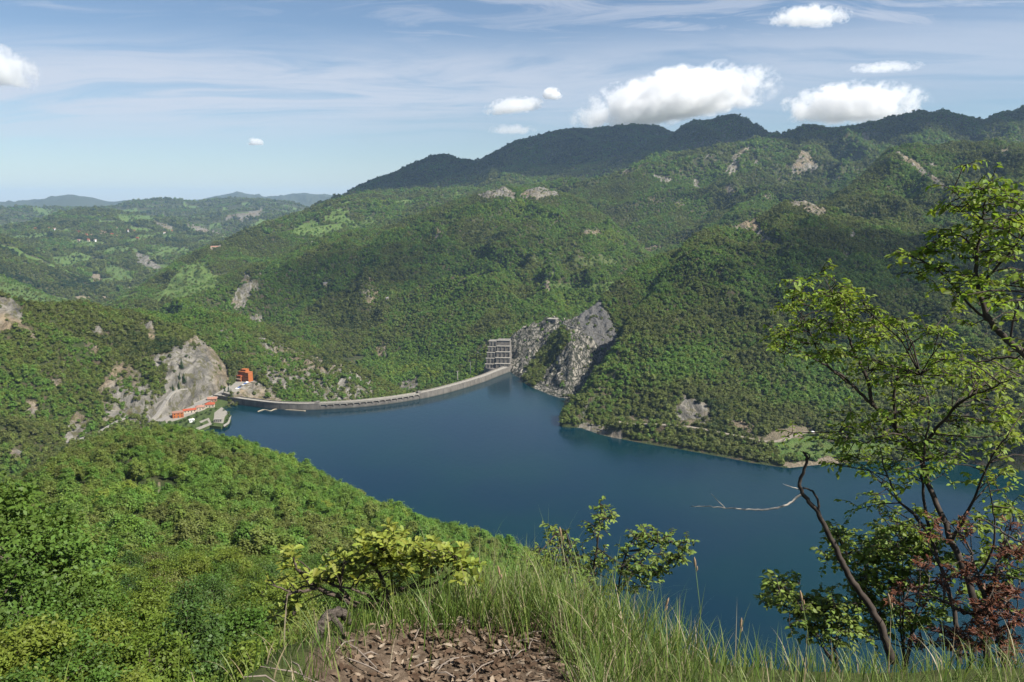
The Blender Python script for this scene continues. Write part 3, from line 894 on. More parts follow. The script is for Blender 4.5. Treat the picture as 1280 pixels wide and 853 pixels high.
# ------------------------------------------------------------------ water
b = NB('lake_water')
p = b.pos()
wv = b.noise(1.0, 6, 0.62, b.mapping(p, (0.22, 0.10, 0.2), (0, 0, rad(20))), 0.3)
wl = b.noise(0.007, 3, 0.5, p)
depth_c = b.mix(b.mrange(wl, 0.35, 0.65), (0.0005, 0.0135, 0.025), (0.0009, 0.018, 0.023))
b2_ = b.n('ShaderNodeBsdfPrincipled', {'Base Color': depth_c, 'Roughness': 0.14, 'IOR': 1.33, 'Specular IOR Level': 0.48,
                                       'Normal': b.bump(wv, 0.40, 0.5)})
M_WATER = b.done(b2_)
arc = [tuple(DAMC[i] + DAMN[i] * 2.0) for i in range(0, 121, 3)]
rest = [xyz(W(660, 470)).xy, xyz(W(700, 480)).xy, xyz(W(745, 478)).xy, xyz(W(800, 500)).xy, xyz(W(900, 520)).xy]
outline = [(v[0], v[1]) for v in arc] + [(v.x, v.y) for v in rest] + [(900, 900), (900, 150), (200, 120), (0, 150), (-250, 240), (-420, 560), (-420, 720)]
bm = bmesh.new()
f = bm.faces.new([bm.verts.new((x, y, 0)) for x, y in outline])
bmesh.ops.triangulate(bm, faces=[f])
if sum(q.normal.z for q in bm.faces) < 0:
    bmesh.ops.reverse_faces(bm, faces=bm.faces)
me = bpy.data.meshes.new('lake')
bm.to_mesh(me)
bm.free()
me.materials.append(M_WATER)
lake = bpy.data.objects.new('lake', me)
COL.objects.link(lake)
tag(lake, kind='structure')

# ------------------------------------------------------------------ haze: one closed box of even air
b = NB('haze')
b.set(b.out.inputs['Volume'], b.n('ShaderNodeVolumePrincipled', {'Color': (0.46, 0.68, 0.98), 'Density': 3.6e-5, 'Anisotropy': 0.1}))
HT = float(ZZ.max()) + 25
hx = 29000
hv = [(-hx, -hx, -137), (hx, -hx, -137), (hx, hx, -137), (-hx, hx, -137), (-hx, -hx, HT), (hx, -hx, HT), (hx, hx, HT), (-hx, hx, HT)]
haze = mesh_np('haze', hv, [(3, 2, 1, 0), (4, 5, 6, 7), (0, 1, 5, 4), (1, 2, 6, 5), (2, 3, 7, 6), (3, 0, 4, 7)], b.m)
tag(haze, kind='stuff')
print('haze top', HT)
# ------------------------------------------------------------------ foliage meshes
def leaf_cloud(rng, n, size, rx, rz, nclump, clump_r, aspect=0.62, up=0.35, hollow=0.55):
    """n leaf faces gathered in clumps through a crown's volume -> V, F, leaf value per vertex; base of crown at z = 0"""
    th = rng.uniform(0, 2 * np.pi, nclump)
    u = rng.uniform(-0.75, 1, nclump)
    rr = rng.uniform(hollow, 1, nclump) ** 0.6
    q = np.sqrt(1 - np.clip(u, -1, 1) ** 2)
    cx, cy_, cz = rr * q * np.cos(th) * rx, rr * q * np.sin(th) * rx, rz + rr * u * rz
    k = rng.integers(0, nclump, n)
    cs = rng.uniform(0.6, 1.25, nclump)
    off = rng.normal(0, 1, (n, 3)) * clump_r * cs[k][:, None] * np.array([0.62, 0.62, 0.45])
    c = np.stack([cx[k], cy_[k], cz[k]], -1) + off
    # leaf frames
    nrm = rng.normal(0, 1, (n, 3))
    out = c - np.array([0, 0, rz * 0.8])
    out /= np.linalg.norm(out, axis=1, keepdims=True) + 1e-6
    nrm = nrm * 0.42 + out * 0.8 + np.array([0, 0, up])
    nrm /= np.linalg.norm(nrm, axis=1, keepdims=True)
    t = np.cross(nrm, rng.normal(0, 1, (n, 3)))
    t /= np.linalg.norm(t, axis=1, keepdims=True)
    s = np.cross(nrm, t)
    L_ = size * rng.uniform(0.6, 1.3, n)[:, None]
    V = np.stack([c - t * L_ * 0.5, c + s * L_ * aspect * 0.5 + nrm * L_ * 0.08, c + t * L_ * 0.5, c - s * L_ * aspect * 0.5 + nrm * L_ * 0.08], 1)
    lv = np.repeat(np.clip(0.6 * rng.uniform(0, 1, nclump)[k] + 0.4 * rng.uniform(0, 1, n), 0, 1), 4)
    return V.reshape(-1, 3), np.arange(n * 4).reshape(n, 4), lv


def tube(V, Fs, pts, radii, sides=6):
    """append a tapered tube to lists"""
    base0 = len(V)
    pts = [Vector(p) for p in pts]
    prev = None
    for i, p in enumerate(pts):
        d = (pts[min(i + 1, len(pts) - 1)] - pts[max(i - 1, 0)]).normalized()
        a = Vector((1, 0, 0)) if abs(d.x) < 0.8 else Vector((0, 1, 0))
        if prev is not None:
            a = prev
        s = (a - d * a.dot(d)).normalized()
        prev = s
        t = d.cross(s)
        for k in range(sides):
            g = 2 * math.pi * k / sides
            V.append(tuple(p + (s * math.cos(g) + t * math.sin(g)) * radii[i]))
    for i in range(len(pts) - 1):
        for k in range(sides):
            a, c = base0 + i * sides + k, base0 + i * sides + (k + 1) % sides
            Fs.append((a, c, c + sides, a + sides))
    V.append(tuple(pts[-1]))
    e = len(V) - 1
    o = base0 + (len(pts) - 1) * sides
    for k in range(sides):
        Fs.append((o + k, o + (k + 1) % sides, e, e))


def tube_mesh(name, tubes, mat, parent=None, sides=6):
    V, Fs = [], []
    for pts, radii in tubes:
        tube(V, Fs, pts, radii, sides)
    bm = bmesh.new()
    vv = [bm.verts.new(v) for v in V]
    for f in Fs:
        try:
            bm.faces.new([vv[i] for i in dict.fromkeys(f)])
        except ValueError:
            pass
    me = bpy.data.meshes.new(name)
    bm.to_mesh(me)
    bm.free()
    for q in me.polygons:
        q.use_smooth = True
    me.materials.append(mat)
    o = bpy.data.objects.new(name, me)
    COL.objects.link(o)
    if parent is not None:
        o.parent = parent
    return o


GREENS = [(0.0, (0.028, 0.056, 0.017)), (0.12, (0.066, 0.092, 0.021)), (0.27, (0.112, 0.128, 0.034)), (0.46, (0.132, 0.170, 0.034)), (0.64, (0.090, 0.182, 0.028)), (0.82, (0.135, 0.216, 0.032)), (1.0, (0.190, 0.236, 0.038))]
M_FAR = leaf_mat('forest_leaves', GREENS, 0.36)

PROTO = bpy.data.collections.new('forest_crowns')     # never linked to the scene; only instanced
for i in range(6):
    rg = np.random.default_rng(100 + i)
    rx, rz = [(3.2, 2.9), (3.0, 3.4), (3.6, 2.6), (2.8, 3.0), (3.3, 3.3), (2.6, 3.8)][i]
    V, Fq, lv = leaf_cloud(rg, 420, 1.05, rx * 0.86, rz, 15, 1.0, 0.7, 0.5, 0.35)
    V[:, 2] += 0.6
    o = mesh_np('crown', V, Fq, M_FAR)
    vattr(o, 'leaf', lv)
    COL.objects.unlink(o)
    PROTO.objects.link(o)

# ------------------------------------------------------------------ where trees stand
BUILT = np.zeros((NR, NA), bool)
BUILT |= inpoly(PX, PY, [(604, 424), (644, 424), (660, 470), (600, 470)]) & (R2 > 1080) & (R2 < 1190)
BUILT = BUILT.astype(float)
DOWN = np.isin(LID, [L['middle'], L['abutment']])
DOWN |= (LID == L['flank']) & (ZZ > -4) & (R2 < 900) & (PX < 200)
def cell_sample(layers, density, rmin, rmax, rng, extra=None):
    """random points on the terrain; density = trees per square metre -> arrays"""
    ids = [L[k] for k in layers]
    ok = np.isin(LID[:-1, :-1], ids) & VIS[:-1, :-1] & INFR[:-1, :-1] & (R2[:-1, :-1] > rmin) & (R2[:-1, :-1] < rmax)
    area = (R2[1:, :-1] - R2[:-1, :-1]) * R2[:-1, :-1] * (AZ[1] - AZ[0])
    w_ = area * density * ok
    rk = ROCK[:-1, :-1]
    nz = perlin(X2[:-1, :-1] / 11, Y2[:-1, :-1] / 11)
    keep = 1 - smooth(0.25, 0.7, rk + 0.35 * nz)
    keep = np.maximum(keep, 0.13 * smooth(0.1, 0.4, nz))
    keep *= 1 - 0.93 * smooth(0.25, 0.6, MEAD[:-1, :-1] + 0.3 * nz)
    keep *= 1 - smooth(0.2, 0.5, SOIL[:-1, :-1])
    keep *= 1 - ROADM[:-1, :-1]
    keep *= 1 - BUILT[:-1, :-1]
    keep *= (ZZ[:-1, :-1] > 0.5) | (R2[:-1, :-1] > 1500) | DOWN[:-1, :-1]
    if extra is not None:
        keep *= extra[:-1, :-1]
    w_ = w_ * keep
    cnt = rng.poisson(w_)
    ii, jj = np.nonzero(cnt)
    rep = cnt[ii, jj]
    ii, jj = np.repeat(ii, rep), np.repeat(jj, rep)
    fi, fj = rng.uniform(0, 1, len(ii)), rng.uniform(0, 1, len(ii))

    def bil(Aa):
        return (Aa[ii, jj] * (1 - fi) * (1 - fj) + Aa[ii + 1, jj] * fi * (1 - fj) + Aa[ii, jj + 1] * (1 - fi) * fj + Aa[ii + 1, jj + 1] * fi * fj)
    return bil(X2), bil(Y2), bil(ZZ), ii, jj


def instancer(name, pts, scale, rot, tint, variant, coll):
    """one mesh of points; geometry nodes put a crown on each"""
    me = bpy.data.meshes.new(name)
    me.vertices.add(len(pts))
    me.vertices.foreach_set('co', np.asarray(pts, dtype=np.float32).ravel())
    o = bpy.data.objects.new(name, me)
    COL.objects.link(o)
    for nm, ar, ty in (('size', scale, 'FLOAT'), ('turn', rot, 'FLOAT'), ('tint', tint, 'FLOAT'), ('variant', variant, 'INT')):
        vattr(o, nm, ar, ty)
    g = bpy.data.node_groups.new(name, 'GeometryNodeTree')
    g.interface.new_socket('Geometry', in_out='INPUT', socket_type='NodeSocketGeometry')
    g.interface.new_socket('Geometry', in_out='OUTPUT', socket_type='NodeSocketGeometry')
    N = g.nodes
    gi, go = N.new('NodeGroupInput'), N.new('NodeGroupOutput')
    ci = N.new('GeometryNodeCollectionInfo')
    ci.inputs['Collection'].default_value = coll
    ci.inputs['Separate Children'].default_value = True
    ci.inputs['Reset Children'].default_value = True
    ip = N.new('GeometryNodeInstanceOnPoints')
    ip.inputs['Pick Instance'].default_value = True

    def na(nm, ty):
        a = N.new('GeometryNodeInputNamedAttribute')
        a.data_type = ty
        a.inputs['Name'].default_value = nm
        return a.outputs[0]
    cr = N.new('ShaderNodeCombineXYZ')
    g.links.new(na('turn', 'FLOAT'), cr.inputs[2])
    g.links.new(gi.outputs[0], ip.inputs['Points'])
    g.links.new(ci.outputs[0], ip.inputs['Instance'])
    g.links.new(na('variant', 'INT'), ip.inputs['Instance Index'])
    g.links.new(cr.outputs[0], ip.inputs['Rotation'])
    g.links.new(na('size', 'FLOAT'), ip.inputs['Scale'])
    g.links.new(ip.outputs[0], go.inputs[0])
    md = o.modifiers.new('crowns', 'NODES')
    md.node_group = g
    return o


for i in range(5):
    rg = np.random.default_rng(200 + i)
    rx, rz = [(2.7, 2.5), (2.4, 2.9), (3.0, 2.4), (2.2, 2.6), (2.6, 3.1)][i]
    V, Fq, lv = leaf_cloud(rg, 1900, 0.46, rx * 0.88, rz, 26, 0.75, 0.7, 0.5, 0.35)
    V[:, 2] += 1.2
    Vt, Ft = [], []
    tube(Vt, Ft, [(0, 0, -0.5), (0.1, 0, 1.5), (0.0, 0.1, 3.6)], [0.16, 0.12, 0.05], 5)
    o = mesh_np('crown', np.vstack([V, np.array(Vt)]), np.vstack([Fq, np.array([f if len(set(f)) == 4 else f for f in Ft if len(set(f)) == 4]) + len(V)]), M_FAR)
    vattr(o, 'leaf', np.concatenate([lv, np.full(len(Vt), 0.0)]))
    COL.objects.unlink(o)
    PROTO.objects.link(o)

rg = np.random.default_rng(11)
MIDL = ['flank', 'abutment', 'middle', 'rock', 'right', 'upper', 'scarred', 'shoulder', 'ridge', 'peak', 'meadow', 'dark']
allp = []
x, y, z, ii, jj = cell_sample(MIDL, 1 / 6.5, 540, 1700, rg)
allp.append((x, y, z, ii, jj, rg.uniform(0.34, 0.82, len(x))))
x, y, z, ii, jj = cell_sample(MIDL, 1 / 12.0, 1700, 2900, rg)
allp.append((x, y, z, ii, jj, rg.uniform(0.5, 0.98, len(x))))
x, y, z, ii, jj = cell_sample(MIDL + ['village', 'quarry'], 1 / 60.0, 2900, 5400, rg)
allp.append((x, y, z, ii, jj, rg.uniform(1.0, 1.7, len(x))))
x, y, z, ii, jj = cell_sample(['village', 'far', 'quarry'], 1 / 500.0, 3200, 9500, rg)
allp.append((x, y, z, ii, jj, rg.uniform(1.6, 3.0, len(x))))
nmid = sum(len(q[0]) for q in allp)
NRG = np.random.default_rng(5)
nearmask = 1 - smooth(0.05, 0.35, perlin(X2 / 23 + 3, Y2 / 23)) * 0.35
near_all = cell_sample(['near'], 1 / 9.5, 31, 600, NRG, nearmask * (PX < 1000))
dist = np.hypot(near_all[0], near_all[1])
# the trees that show largest become things of their own
pxn, pyn = project(near_all[0], near_all[1], near_all[2] + 4)
cand = np.nonzero((pxn > -70) & (pxn < 760) & (pyn < 940))[0]
cand = cand[np.argsort(dist[cand])]
# keep neighbours apart
chosen, spots = [], []
for k in cand:
    q = (near_all[0][k], near_all[1][k])
    if all((q[0] - a) ** 2 + (q[1] - b_) ** 2 > 3.3 ** 2 for a, b_ in spots):
        chosen.append(k)
        spots.append(q)
    if len(chosen) == 285:
        break
RMAXN = dist[chosen[-1]]
sel = np.nonzero((dist > RMAXN) | ((pxn <= -70) & (dist > 60)) | ((pxn >= 760) & (dist > 70)))[0]
allp.append(tuple(q[sel] for q in near_all) + (NRG.uniform(0.42, 1.25, len(sel)) * NRG.uniform(0.8, 1.1, len(sel)),))
x, y, z, ii, jj, sc = [np.concatenate(q) for q in zip(*allp)]
# stands of different trees: brownish late leafers on the crests, vivid green in the gullies, dark patches of conifers
st = fbm(x / 210, y / 210, 3) + 0.5 * fbm(x / 60 + 7, y / 60, 2)
t = 0.47 + 0.62 * st + rg.normal(0, 0.10, len(x))
lid = LID[ii, jj]
t += np.where(lid == L['middle'], 0.08, 0) - np.where((lid == L['right']) | (lid == L['upper']), 0.04, 0)
t += np.where(lid == L['flank'], 0.02, 0) + np.where(lid == L['near'], 0.06, 0) - np.where(lid == L['dark'], 0.25, 0) - np.where(np.isin(lid, [L['village'], L['far'], L['quarry']]), 0.14, 0) - np.where((lid == L['ridge']) | (lid == L['peak']), 0.08, 0)  # ridge and peak crowns tinted darker to stand in for cloud shadow
sc = sc * np.where((rg.uniform(0, 1, len(x)) < 0.09) & (np.arange(len(x)) < nmid), 1.55, 1.0)
print('forest trees', len(x))
forest = instancer('forest', np.stack([x, y, z - 0.3], -1), sc, rg.uniform(0, 6.28, len(x)), np.clip(t, 0, 1), np.where(np.arange(len(x)) < nmid, rg.integers(0, 6, len(x)), rg.integers(6, 11, len(x))), PROTO)
tag(forest, kind='stuff')

# ------------------------------------------------------------------ the trees near enough to tell apart
M_BARK = plain('bark', (0.060, 0.048, 0.038), 0.9, 0.45, 6, 0.2)


def make_tree(label, group, mat, seed, H, rx, rz, n, size, ncl, clr, hollow):
    rng = np.random.default_rng(seed)
    root = empty('broadleaf_tree', (0, 0, 0))
    tag(root, label, 'tree', group)
    zb = H - 2 * rz * 0.86
    th = rng.uniform(0, 2 * np.pi, ncl)
    u = rng.uniform(-0.8, 1, ncl)
    rr = rng.uniform(hollow, 1, ncl) ** 0.6
    q = np.sqrt(1 - u ** 2)
    cen = np.stack([rr * q * np.cos(th) * rx, rr * q * np.sin(th) * rx, zb + rz * 0.86 * (1 + rr * u)], -1)
    lean = rng.normal(0, 0.25, 2)
    tubes = [([(0, 0, -0.8), (lean[0] * 0.3, lean[1] * 0.3, H * 0.25), (lean[0], lean[1], H * 0.55), (lean[0] * 1.3, lean[1], H * 0.9)], [0.17, 0.13, 0.09, 0.02])]
    for c in cen:
        s0 = Vector((lean[0] * 0.6, lean[1] * 0.6, min(H * 0.75, max(H * 0.2, c[2] - rng.uniform(0.5, 1.8)))))
        e = Vector(c)
        m = s0.lerp(e, 0.5) + Vector(rng.normal(0, 0.2, 3)) + Vector((0, 0, -0.15))
        tubes.append(([s0, m, e], [0.06, 0.035, 0.012]))
    tube_mesh('trunk', tubes, M_BARK, root, 5)
    k = rng.integers(0, ncl, n)
    cs = rng.uniform(0.6, 1.3, ncl)
    c = cen[k] + rng.normal(0, 1, (n, 3)) * clr * cs[k][:, None] * np.array([0.66, 0.66, 0.42])
    nrm = rng.normal(0, 1, (n, 3)) * 0.8 + np.array([0, 0, 0.8])
    out = c - np.array([0, 0, zb + rz * 0.7])
    nrm += 0.6 * out / (np.linalg.norm(out, axis=1, keepdims=True) + 1e-6)
    nrm /= np.linalg.norm(nrm, axis=1, keepdims=True)
    t = np.cross(nrm, rng.normal(0, 1, (n, 3)))
    t /= np.linalg.norm(t, axis=1, keepdims=True)
    s_ = np.cross(nrm, t)
    Ls = size * rng.uniform(0.6, 1.3, n)[:, None]
    V = np.stack([c - t * Ls * 0.5, c + s_ * Ls * 0.3 + nrm * Ls * 0.08, c + t * Ls * 0.5 - nrm * Ls * 0.1, c - s_ * Ls * 0.3 + nrm * Ls * 0.08], 1)
    o = mesh_np('crown', V.reshape(-1, 3), np.arange(n * 4).reshape(n, 4), mat, root)
    vattr(o, 'leaf', np.repeat(np.clip(0.55 * rng.uniform(0, 1, ncl)[k] + 0.45 * rng.uniform(0, 1, n), 0, 1), 4))
    return root


def copy_thing(root):
    r = root.copy()
    COL.objects.link(r)
    for ch in root.children:
        c_ = ch.copy()
        COL.objects.link(c_)
        c_.parent = r
        for gch in ch.children:
            d_ = gch.copy()
            COL.objects.link(d_)
            d_.parent = c_
    return r


M_T1 = leaf_mat('leaf_bright', [(0.0, (0.092, 0.146, 0.019)), (1.0, (0.140, 0.182, 0.026))], 0.38, 'RANDOM')
M_T2 = leaf_mat('leaf_mid', [(0.0, (0.062, 0.120, 0.018)), (1.0, (0.090, 0.145, 0.022))], 0.32, 'RANDOM')
M_T3 = leaf_mat('leaf_olive', [(0.0, (0.105, 0.112, 0.030)), (1.0, (0.130, 0.145, 0.032))], 0.30, 'RANDOM')
M_T4 = leaf_mat('leaf_deep', [(0.0, (0.040, 0.080, 0.016)), (1.0, (0.055, 0.100, 0.018))], 0.25, 'RANDOM')
KINDS = [
    make_tree('bright yellow-green broadleaf tree in loose new leaf on the near spur', 'yellow-green trees on the near spur', M_T1, 301, 7.2, 2.5, 2.9, 7000, 0.235, 44, 0.62, 0.45),
    make_tree('fresh mid-green broadleaf tree with a full rounded crown on the near spur', 'mid-green trees on the near spur', M_T2, 302, 6.6, 2.6, 2.6, 7600, 0.225, 48, 0.60, 0.5),
    make_tree('olive late-leafing tree with a thin crown and showing limbs on the near spur', 'olive thin-crowned trees on the near spur', M_T3, 303, 6.4, 2.3, 2.5, 4200, 0.20, 40, 0.55, 0.4),
    make_tree('deep green dense tree with a narrow upright crown on the near spur', 'deep green narrow trees on the near spur', M_T4, 304, 7.0, 1.9, 3.0, 7000, 0.22, 42, 0.58, 0.5),
]
used = [False] * 4
BIG = [
    make_tree('tall pale-green tree with big loose leaf sprays at the lower left corner', 'tall trees at the lower left', M_T1, 311, 9.0, 2.6, 3.4, 13000, 0.20, 60, 0.55, 0.4),
    make_tree('tall mid-green tree crowding the left edge of the view', 'tall mid-green trees at the left edge', M_T2, 312, 9.0, 2.8, 3.2, 13000, 0.20, 60, 0.58, 0.4),
]
bused = [False, False]
krng = random.Random(21)
for k in chosen:
    v = krng.choices(range(4), [0.33, 0.34, 0.22, 0.11])[0]
    d = dist[k]
    o = KINDS[v] if not used[v] else copy_thing(KINDS[v])
    used[v] = True
    o.location = (near_all[0][k], near_all[1][k], near_all[2][k])
    o.rotation_euler = (krng.uniform(-0.08, 0.08), krng.uniform(-0.08, 0.08), krng.uniform(0, 6.28))
    s1 = krng.uniform(0.7, 1.15)
    o.scale = (s1, s1, s1 * krng.uniform(0.85, 1.12))
for i_, (px_, ty_, r_) in enumerate(((-40, 598, 50), (12, 640, 46), (-20, 700, 38), (48, 700, 44), (8, 780, 33), (88, 735, 42), (130, 772, 38), (60, 800, 33), (165, 745, 47), (215, 792, 40), (118, 838, 33), (0, 850, 29))):
    a_, _, zt_ = P(px_, ty_, r_)
    x_, y_ = r_ * math.sin(a_), r_ * math.cos(a_)
    zb_ = ground_z(x_, y_)
    v = i_ % 2 if px_ > -10 else 1
    o = BIG[v] if not bused[v] else copy_thing(BIG[v])
    bused[v] = True
    o.location = (x_, y_, zb_)
    o.rotation_euler = (0, 0, krng.uniform(0, 6.28))
    k_ = (zt_ - zb_) / 9.0
    o.scale = (max(k_, 0.8), max(k_, 0.8), k_)
print('near trees', len(chosen), 'to', RMAXN)
# ------------------------------------------------------------------ built things round the dam
M_CONC = plain('concrete', (0.15, 0.138, 0.122), 0.9, 0.35, 0.35, 0.2)
M_CONC2 = plain('pale_concrete', (0.235, 0.22, 0.19), 0.9, 0.2, 0.3, 0.2)
M_ROAD = plain('pale_asphalt', (0.19, 0.18, 0.165), 0.9, 0.15, 0.3, 0.2)
M_TRACK = plain('gravel_track', (0.19, 0.165, 0.13), 0.95, 0.3, 0.4, 0.1)
M_ORANGE = plain('orange_render', (0.31, 0.098, 0.030), 0.85, 0.12, 0.4, 0.2)
M_RED = plain('red_tiles', (0.26, 0.06, 0.028), 0.85, 0.25, 0.8, 0.2)
M_PINK = plain('faded_tiles', (0.26, 0.14, 0.10), 0.85, 0.2, 0.8, 0.2)
M_CREAM = plain('cream_render', (0.40, 0.34, 0.26), 0.85, 0.1, 0.4, 0.2)
M_WHITE = plain('white_paint', (0.72, 0.72, 0.70), 0.5, 0.06, 1, 0.4)
M_GLASS = plain('dark_glass', (0.02, 0.024, 0.03), 0.12, 0.2, 1, 0.5)
M_STEEL = plain('dark_steel', (0.06, 0.06, 0.06), 0.6, 0.2, 1, 0.4)
M_TIMBER = plain('grey_timber', (0.26, 0.22, 0.16), 0.85, 0.3, 2, 0.2)
M_LAWN = plain('lawn', (0.050, 0.070, 0.022), 0.95, 0.4, 0.3, 0.1)
M_PAVE = plain('paving', (0.21, 0.195, 0.165), 0.9, 0.2, 0.4, 0.2)
M_GREYROOF = plain('slate_roof', (0.16, 0.15, 0.15), 0.8, 0.25, 0.8, 0.2)


class MB:
    """collects shapes and links them as one mesh object"""
    def __init__(self):
        self.bm = bmesh.new()
        self.slot = 0

    def face(self, vs):
        f = self.bm.faces.new([self.bm.verts.new(v) for v in vs])
        f.material_index = self.slot
        return f

    def hexa(self, lo, hi):
        """lo, hi: four points each, counter-clockwise seen from above"""
        a = [self.bm.verts.new(v) for v in lo]
        c = [self.bm.verts.new(v) for v in hi]
        fs = [(a[3], a[2], a[1], a[0]), (c[0], c[1], c[2], c[3])]
        for i in range(4):
            j = (i + 1) % 4
            fs.append((a[i], a[j], c[j], c[i]))
        for f in fs:
            self.bm.faces.new(f).material_index = self.slot

    def box(self, x0, x1, y0, y1, z0, z1):
        self.hexa([(x0, y0, z0), (x1, y0, z0), (x1, y1, z0), (x0, y1, z0)], [(x0, y0, z1), (x1, y0, z1), (x1, y1, z1), (x0, y1, z1)])

    def prism(self, poly, z0, z1):
        a = [self.bm.verts.new((x, y, z0)) for x, y in poly]
        c = [self.bm.verts.new((x, y, z1)) for x, y in poly]
        n = len(poly)
        fs = [self.bm.faces.new(a[::-1]), self.bm.faces.new(c)]
        for i in range(n):
            fs.append(self.bm.faces.new((a[i], a[(i + 1) % n], c[(i + 1) % n], c[i])))
        for f in fs:
            f.material_index = self.slot
        bmesh.ops.triangulate(self.bm, faces=fs[:2])

    def build(self, name, mats, parent=None, bevel=0.0):
        if bevel:
            bmesh.ops.bevel(self.bm, geom=self.bm.edges[:], offset=bevel, segments=2, affect='EDGES')
        bmesh.ops.recalc_face_normals(self.bm, faces=self.bm.faces)
        me = bpy.data.meshes.new(name)
        self.bm.to_mesh(me)
        self.bm.free()
        for m in (mats if isinstance(mats, (list, tuple)) else [mats]):
            me.materials.append(m)
        o = bpy.data.objects.new(name, me)
        COL.objects.link(o)
        if parent is not None:
            o.parent = parent
        return o


def ribbon(name, line, width, mat, lift=0.06, thick=0.3):
    mb = MB()
    L_, R_ = [], []
    for i, q in enumerate(line):
        d = (line[min(i + 1, len(line) - 1)] - line[max(i - 1, 0)])
        s = Vector((-d.y, d.x, 0)).normalized() * width / 2
        L_.append(q + s)
        R_.append(q - s)
    for i in range(len(line) - 1):
        up_ = Vector((0, 0, lift))
        dn = Vector((0, 0, lift - thick))
        mb.hexa([R_[i] + dn, R_[i + 1] + dn, L_[i + 1] + dn, L_[i] + dn], [R_[i] + up_, R_[i + 1] + up_, L_[i + 1] + up_, L_[i] + up_])
    bmesh.ops.remove_doubles(mb.bm, verts=mb.bm.verts, dist=0.002)
    return tag(mb.build(name, mat), kind='structure')


ribbon('road', LOW_ROAD, 8.0, M_ROAD, 0.15, 1.0)
ribbon('shore_road', SHORE_ROAD, 5.0, M_TRACK, 0.12, 0.8)
ribbon('hillside_road', HIGH_ROAD, 4.0, M_ROAD, 0.12, 0.8)
ribbon('cliff_path', CLIFF_ROAD, 3.5, M_CONC2, 0.12, 0.8)

# ---- the dam
C0 = DAMC[60]
dam = empty('dam', (C0.x, C0.y, 0))
tag(dam, 'long curved concrete dam holding the lake, with an open spillway bridge in its middle', 'dam')
pxs = [project(np.array(q.x), np.array(q.y), np.array(6.0))[0] for q in DAMC]
iA = min(range(121), key=lambda i: abs(pxs[i] - 400))
iB = min(range(121), key=lambda i: abs(pxs[i] - 526))
ZC = 6.6


def dpt(i, off, z):
    """point on the dam: station, metres downstream of the face, height (local to the dam)"""
    f_ = min(max(i, 0), 120)
    k = int(f_)
    k2 = min(k + 1, 120)
    t = f_ - k
    q = DAMC[k].lerp(DAMC[k2], t) + DAMN[k].lerp(DAMN[k2], t) * off
    return (q.x - C0.x, q.y - C0.y, z)


def sweep(i0, i1, o0, o1, z0, z1, mb=None, step=1.0, zfun=None):
    mb = mb or MB()
    n = max(1, int((i1 - i0) / step))
    for k in range(n):
        a, b_ = i0 + (i1 - i0) * k / n, i0 + (i1 - i0) * (k + 1) / n
        mb.hexa([dpt(a, o0, z0), dpt(b_, o0, z0), dpt(b_, o1, z0), dpt(a, o1, z0)], [dpt(a, o0, z1), dpt(b_, o0, z1), dpt(b_, o1, z1), dpt(a, o1, z1)])
    bmesh.ops.remove_doubles(mb.bm, verts=mb.bm.verts, dist=0.004)
    # drop the inner partitions
    mid = [f for f in mb.bm.faces if all(len(e.link_faces) > 2 for e in f.edges)]
    bmesh.ops.delete(mb.bm, geom=mid, context='FACES_ONLY')
    return mb


b = NB('dam_face')
p = b.obj()
st_ = b.noise(1.0, 5, 0.65, b.mapping(p, (0.25, 0.25, 0.06)))
fz = b.n('ShaderNodeSeparateXYZ', {0: p}).outputs[2]
c_ = b.ramp(st_, [(0.32, (0.08, 0.074, 0.066)), (0.55, (0.135, 0.125, 0.11)), (0.75, (0.18, 0.168, 0.148))])
c_ = b.mix(b.mrange(b.math('ADD', fz, b.math('MULTIPLY', st_, 1.2)), 0.9, 2.4, 0.75, 0.0), c_, (0.05, 0.05, 0.042))
M_DAM = b.done(b.bsdf(c_, 0.9, None, 0.2))
for a_, e_ in ((0, iA), (iB, 120)):
    w_ = sweep(a_, e_, 0, 9, -25, ZC - 0.02).build('wall', M_DAM, dam)
    sweep(a_, e_, 0.45, 8.6, ZC, ZC + 0.12).build('crest_road', M_CONC2, dam)
    for o_ in (0.0, 8.62):
        sweep(a_, e_, o_ - 0.15, o_ + 0.40, ZC + 0.02, ZC + 1.15).build('parapet', M_CONC, dam)
sweep(iA, iB, 0.6, 9, -25, 3.9).build('overflow_sill', M_DAM, dam)
sweep(iA, iB, 0.4, 7, ZC - 1.0, ZC + 0.1).build('bridge_deck', M_CONC2, dam)
for o_ in (0.25, 6.6):
    sweep(iA, iB, o_, o_ + 0.35, ZC + 0.12, ZC + 1.2).build('bridge_parapet', M_CONC2, dam)
npier = 17
for k in range(npier):
    i_ = iA + 0.25 + (iB - iA - 0.5) * k / (npier - 1)
    sweep(i_ - 0.2, i_ + 0.2, -0.1, 8.4, 3.92, ZC - 1.02, step=1).build('pier', M_CONC, dam)
# lamp posts / small service huts on the crest
i_ = iA + 0.8
sweep(iA - 1.0, iA + 0.1, 2, 6, ZC + 0.14, ZC + 2.6).build('hut', M_CONC, dam)
sweep(iB - 0.2, iB + 0.9, 2, 6, ZC + 0.14, ZC + 2.4).build('hut', M_CONC, dam)

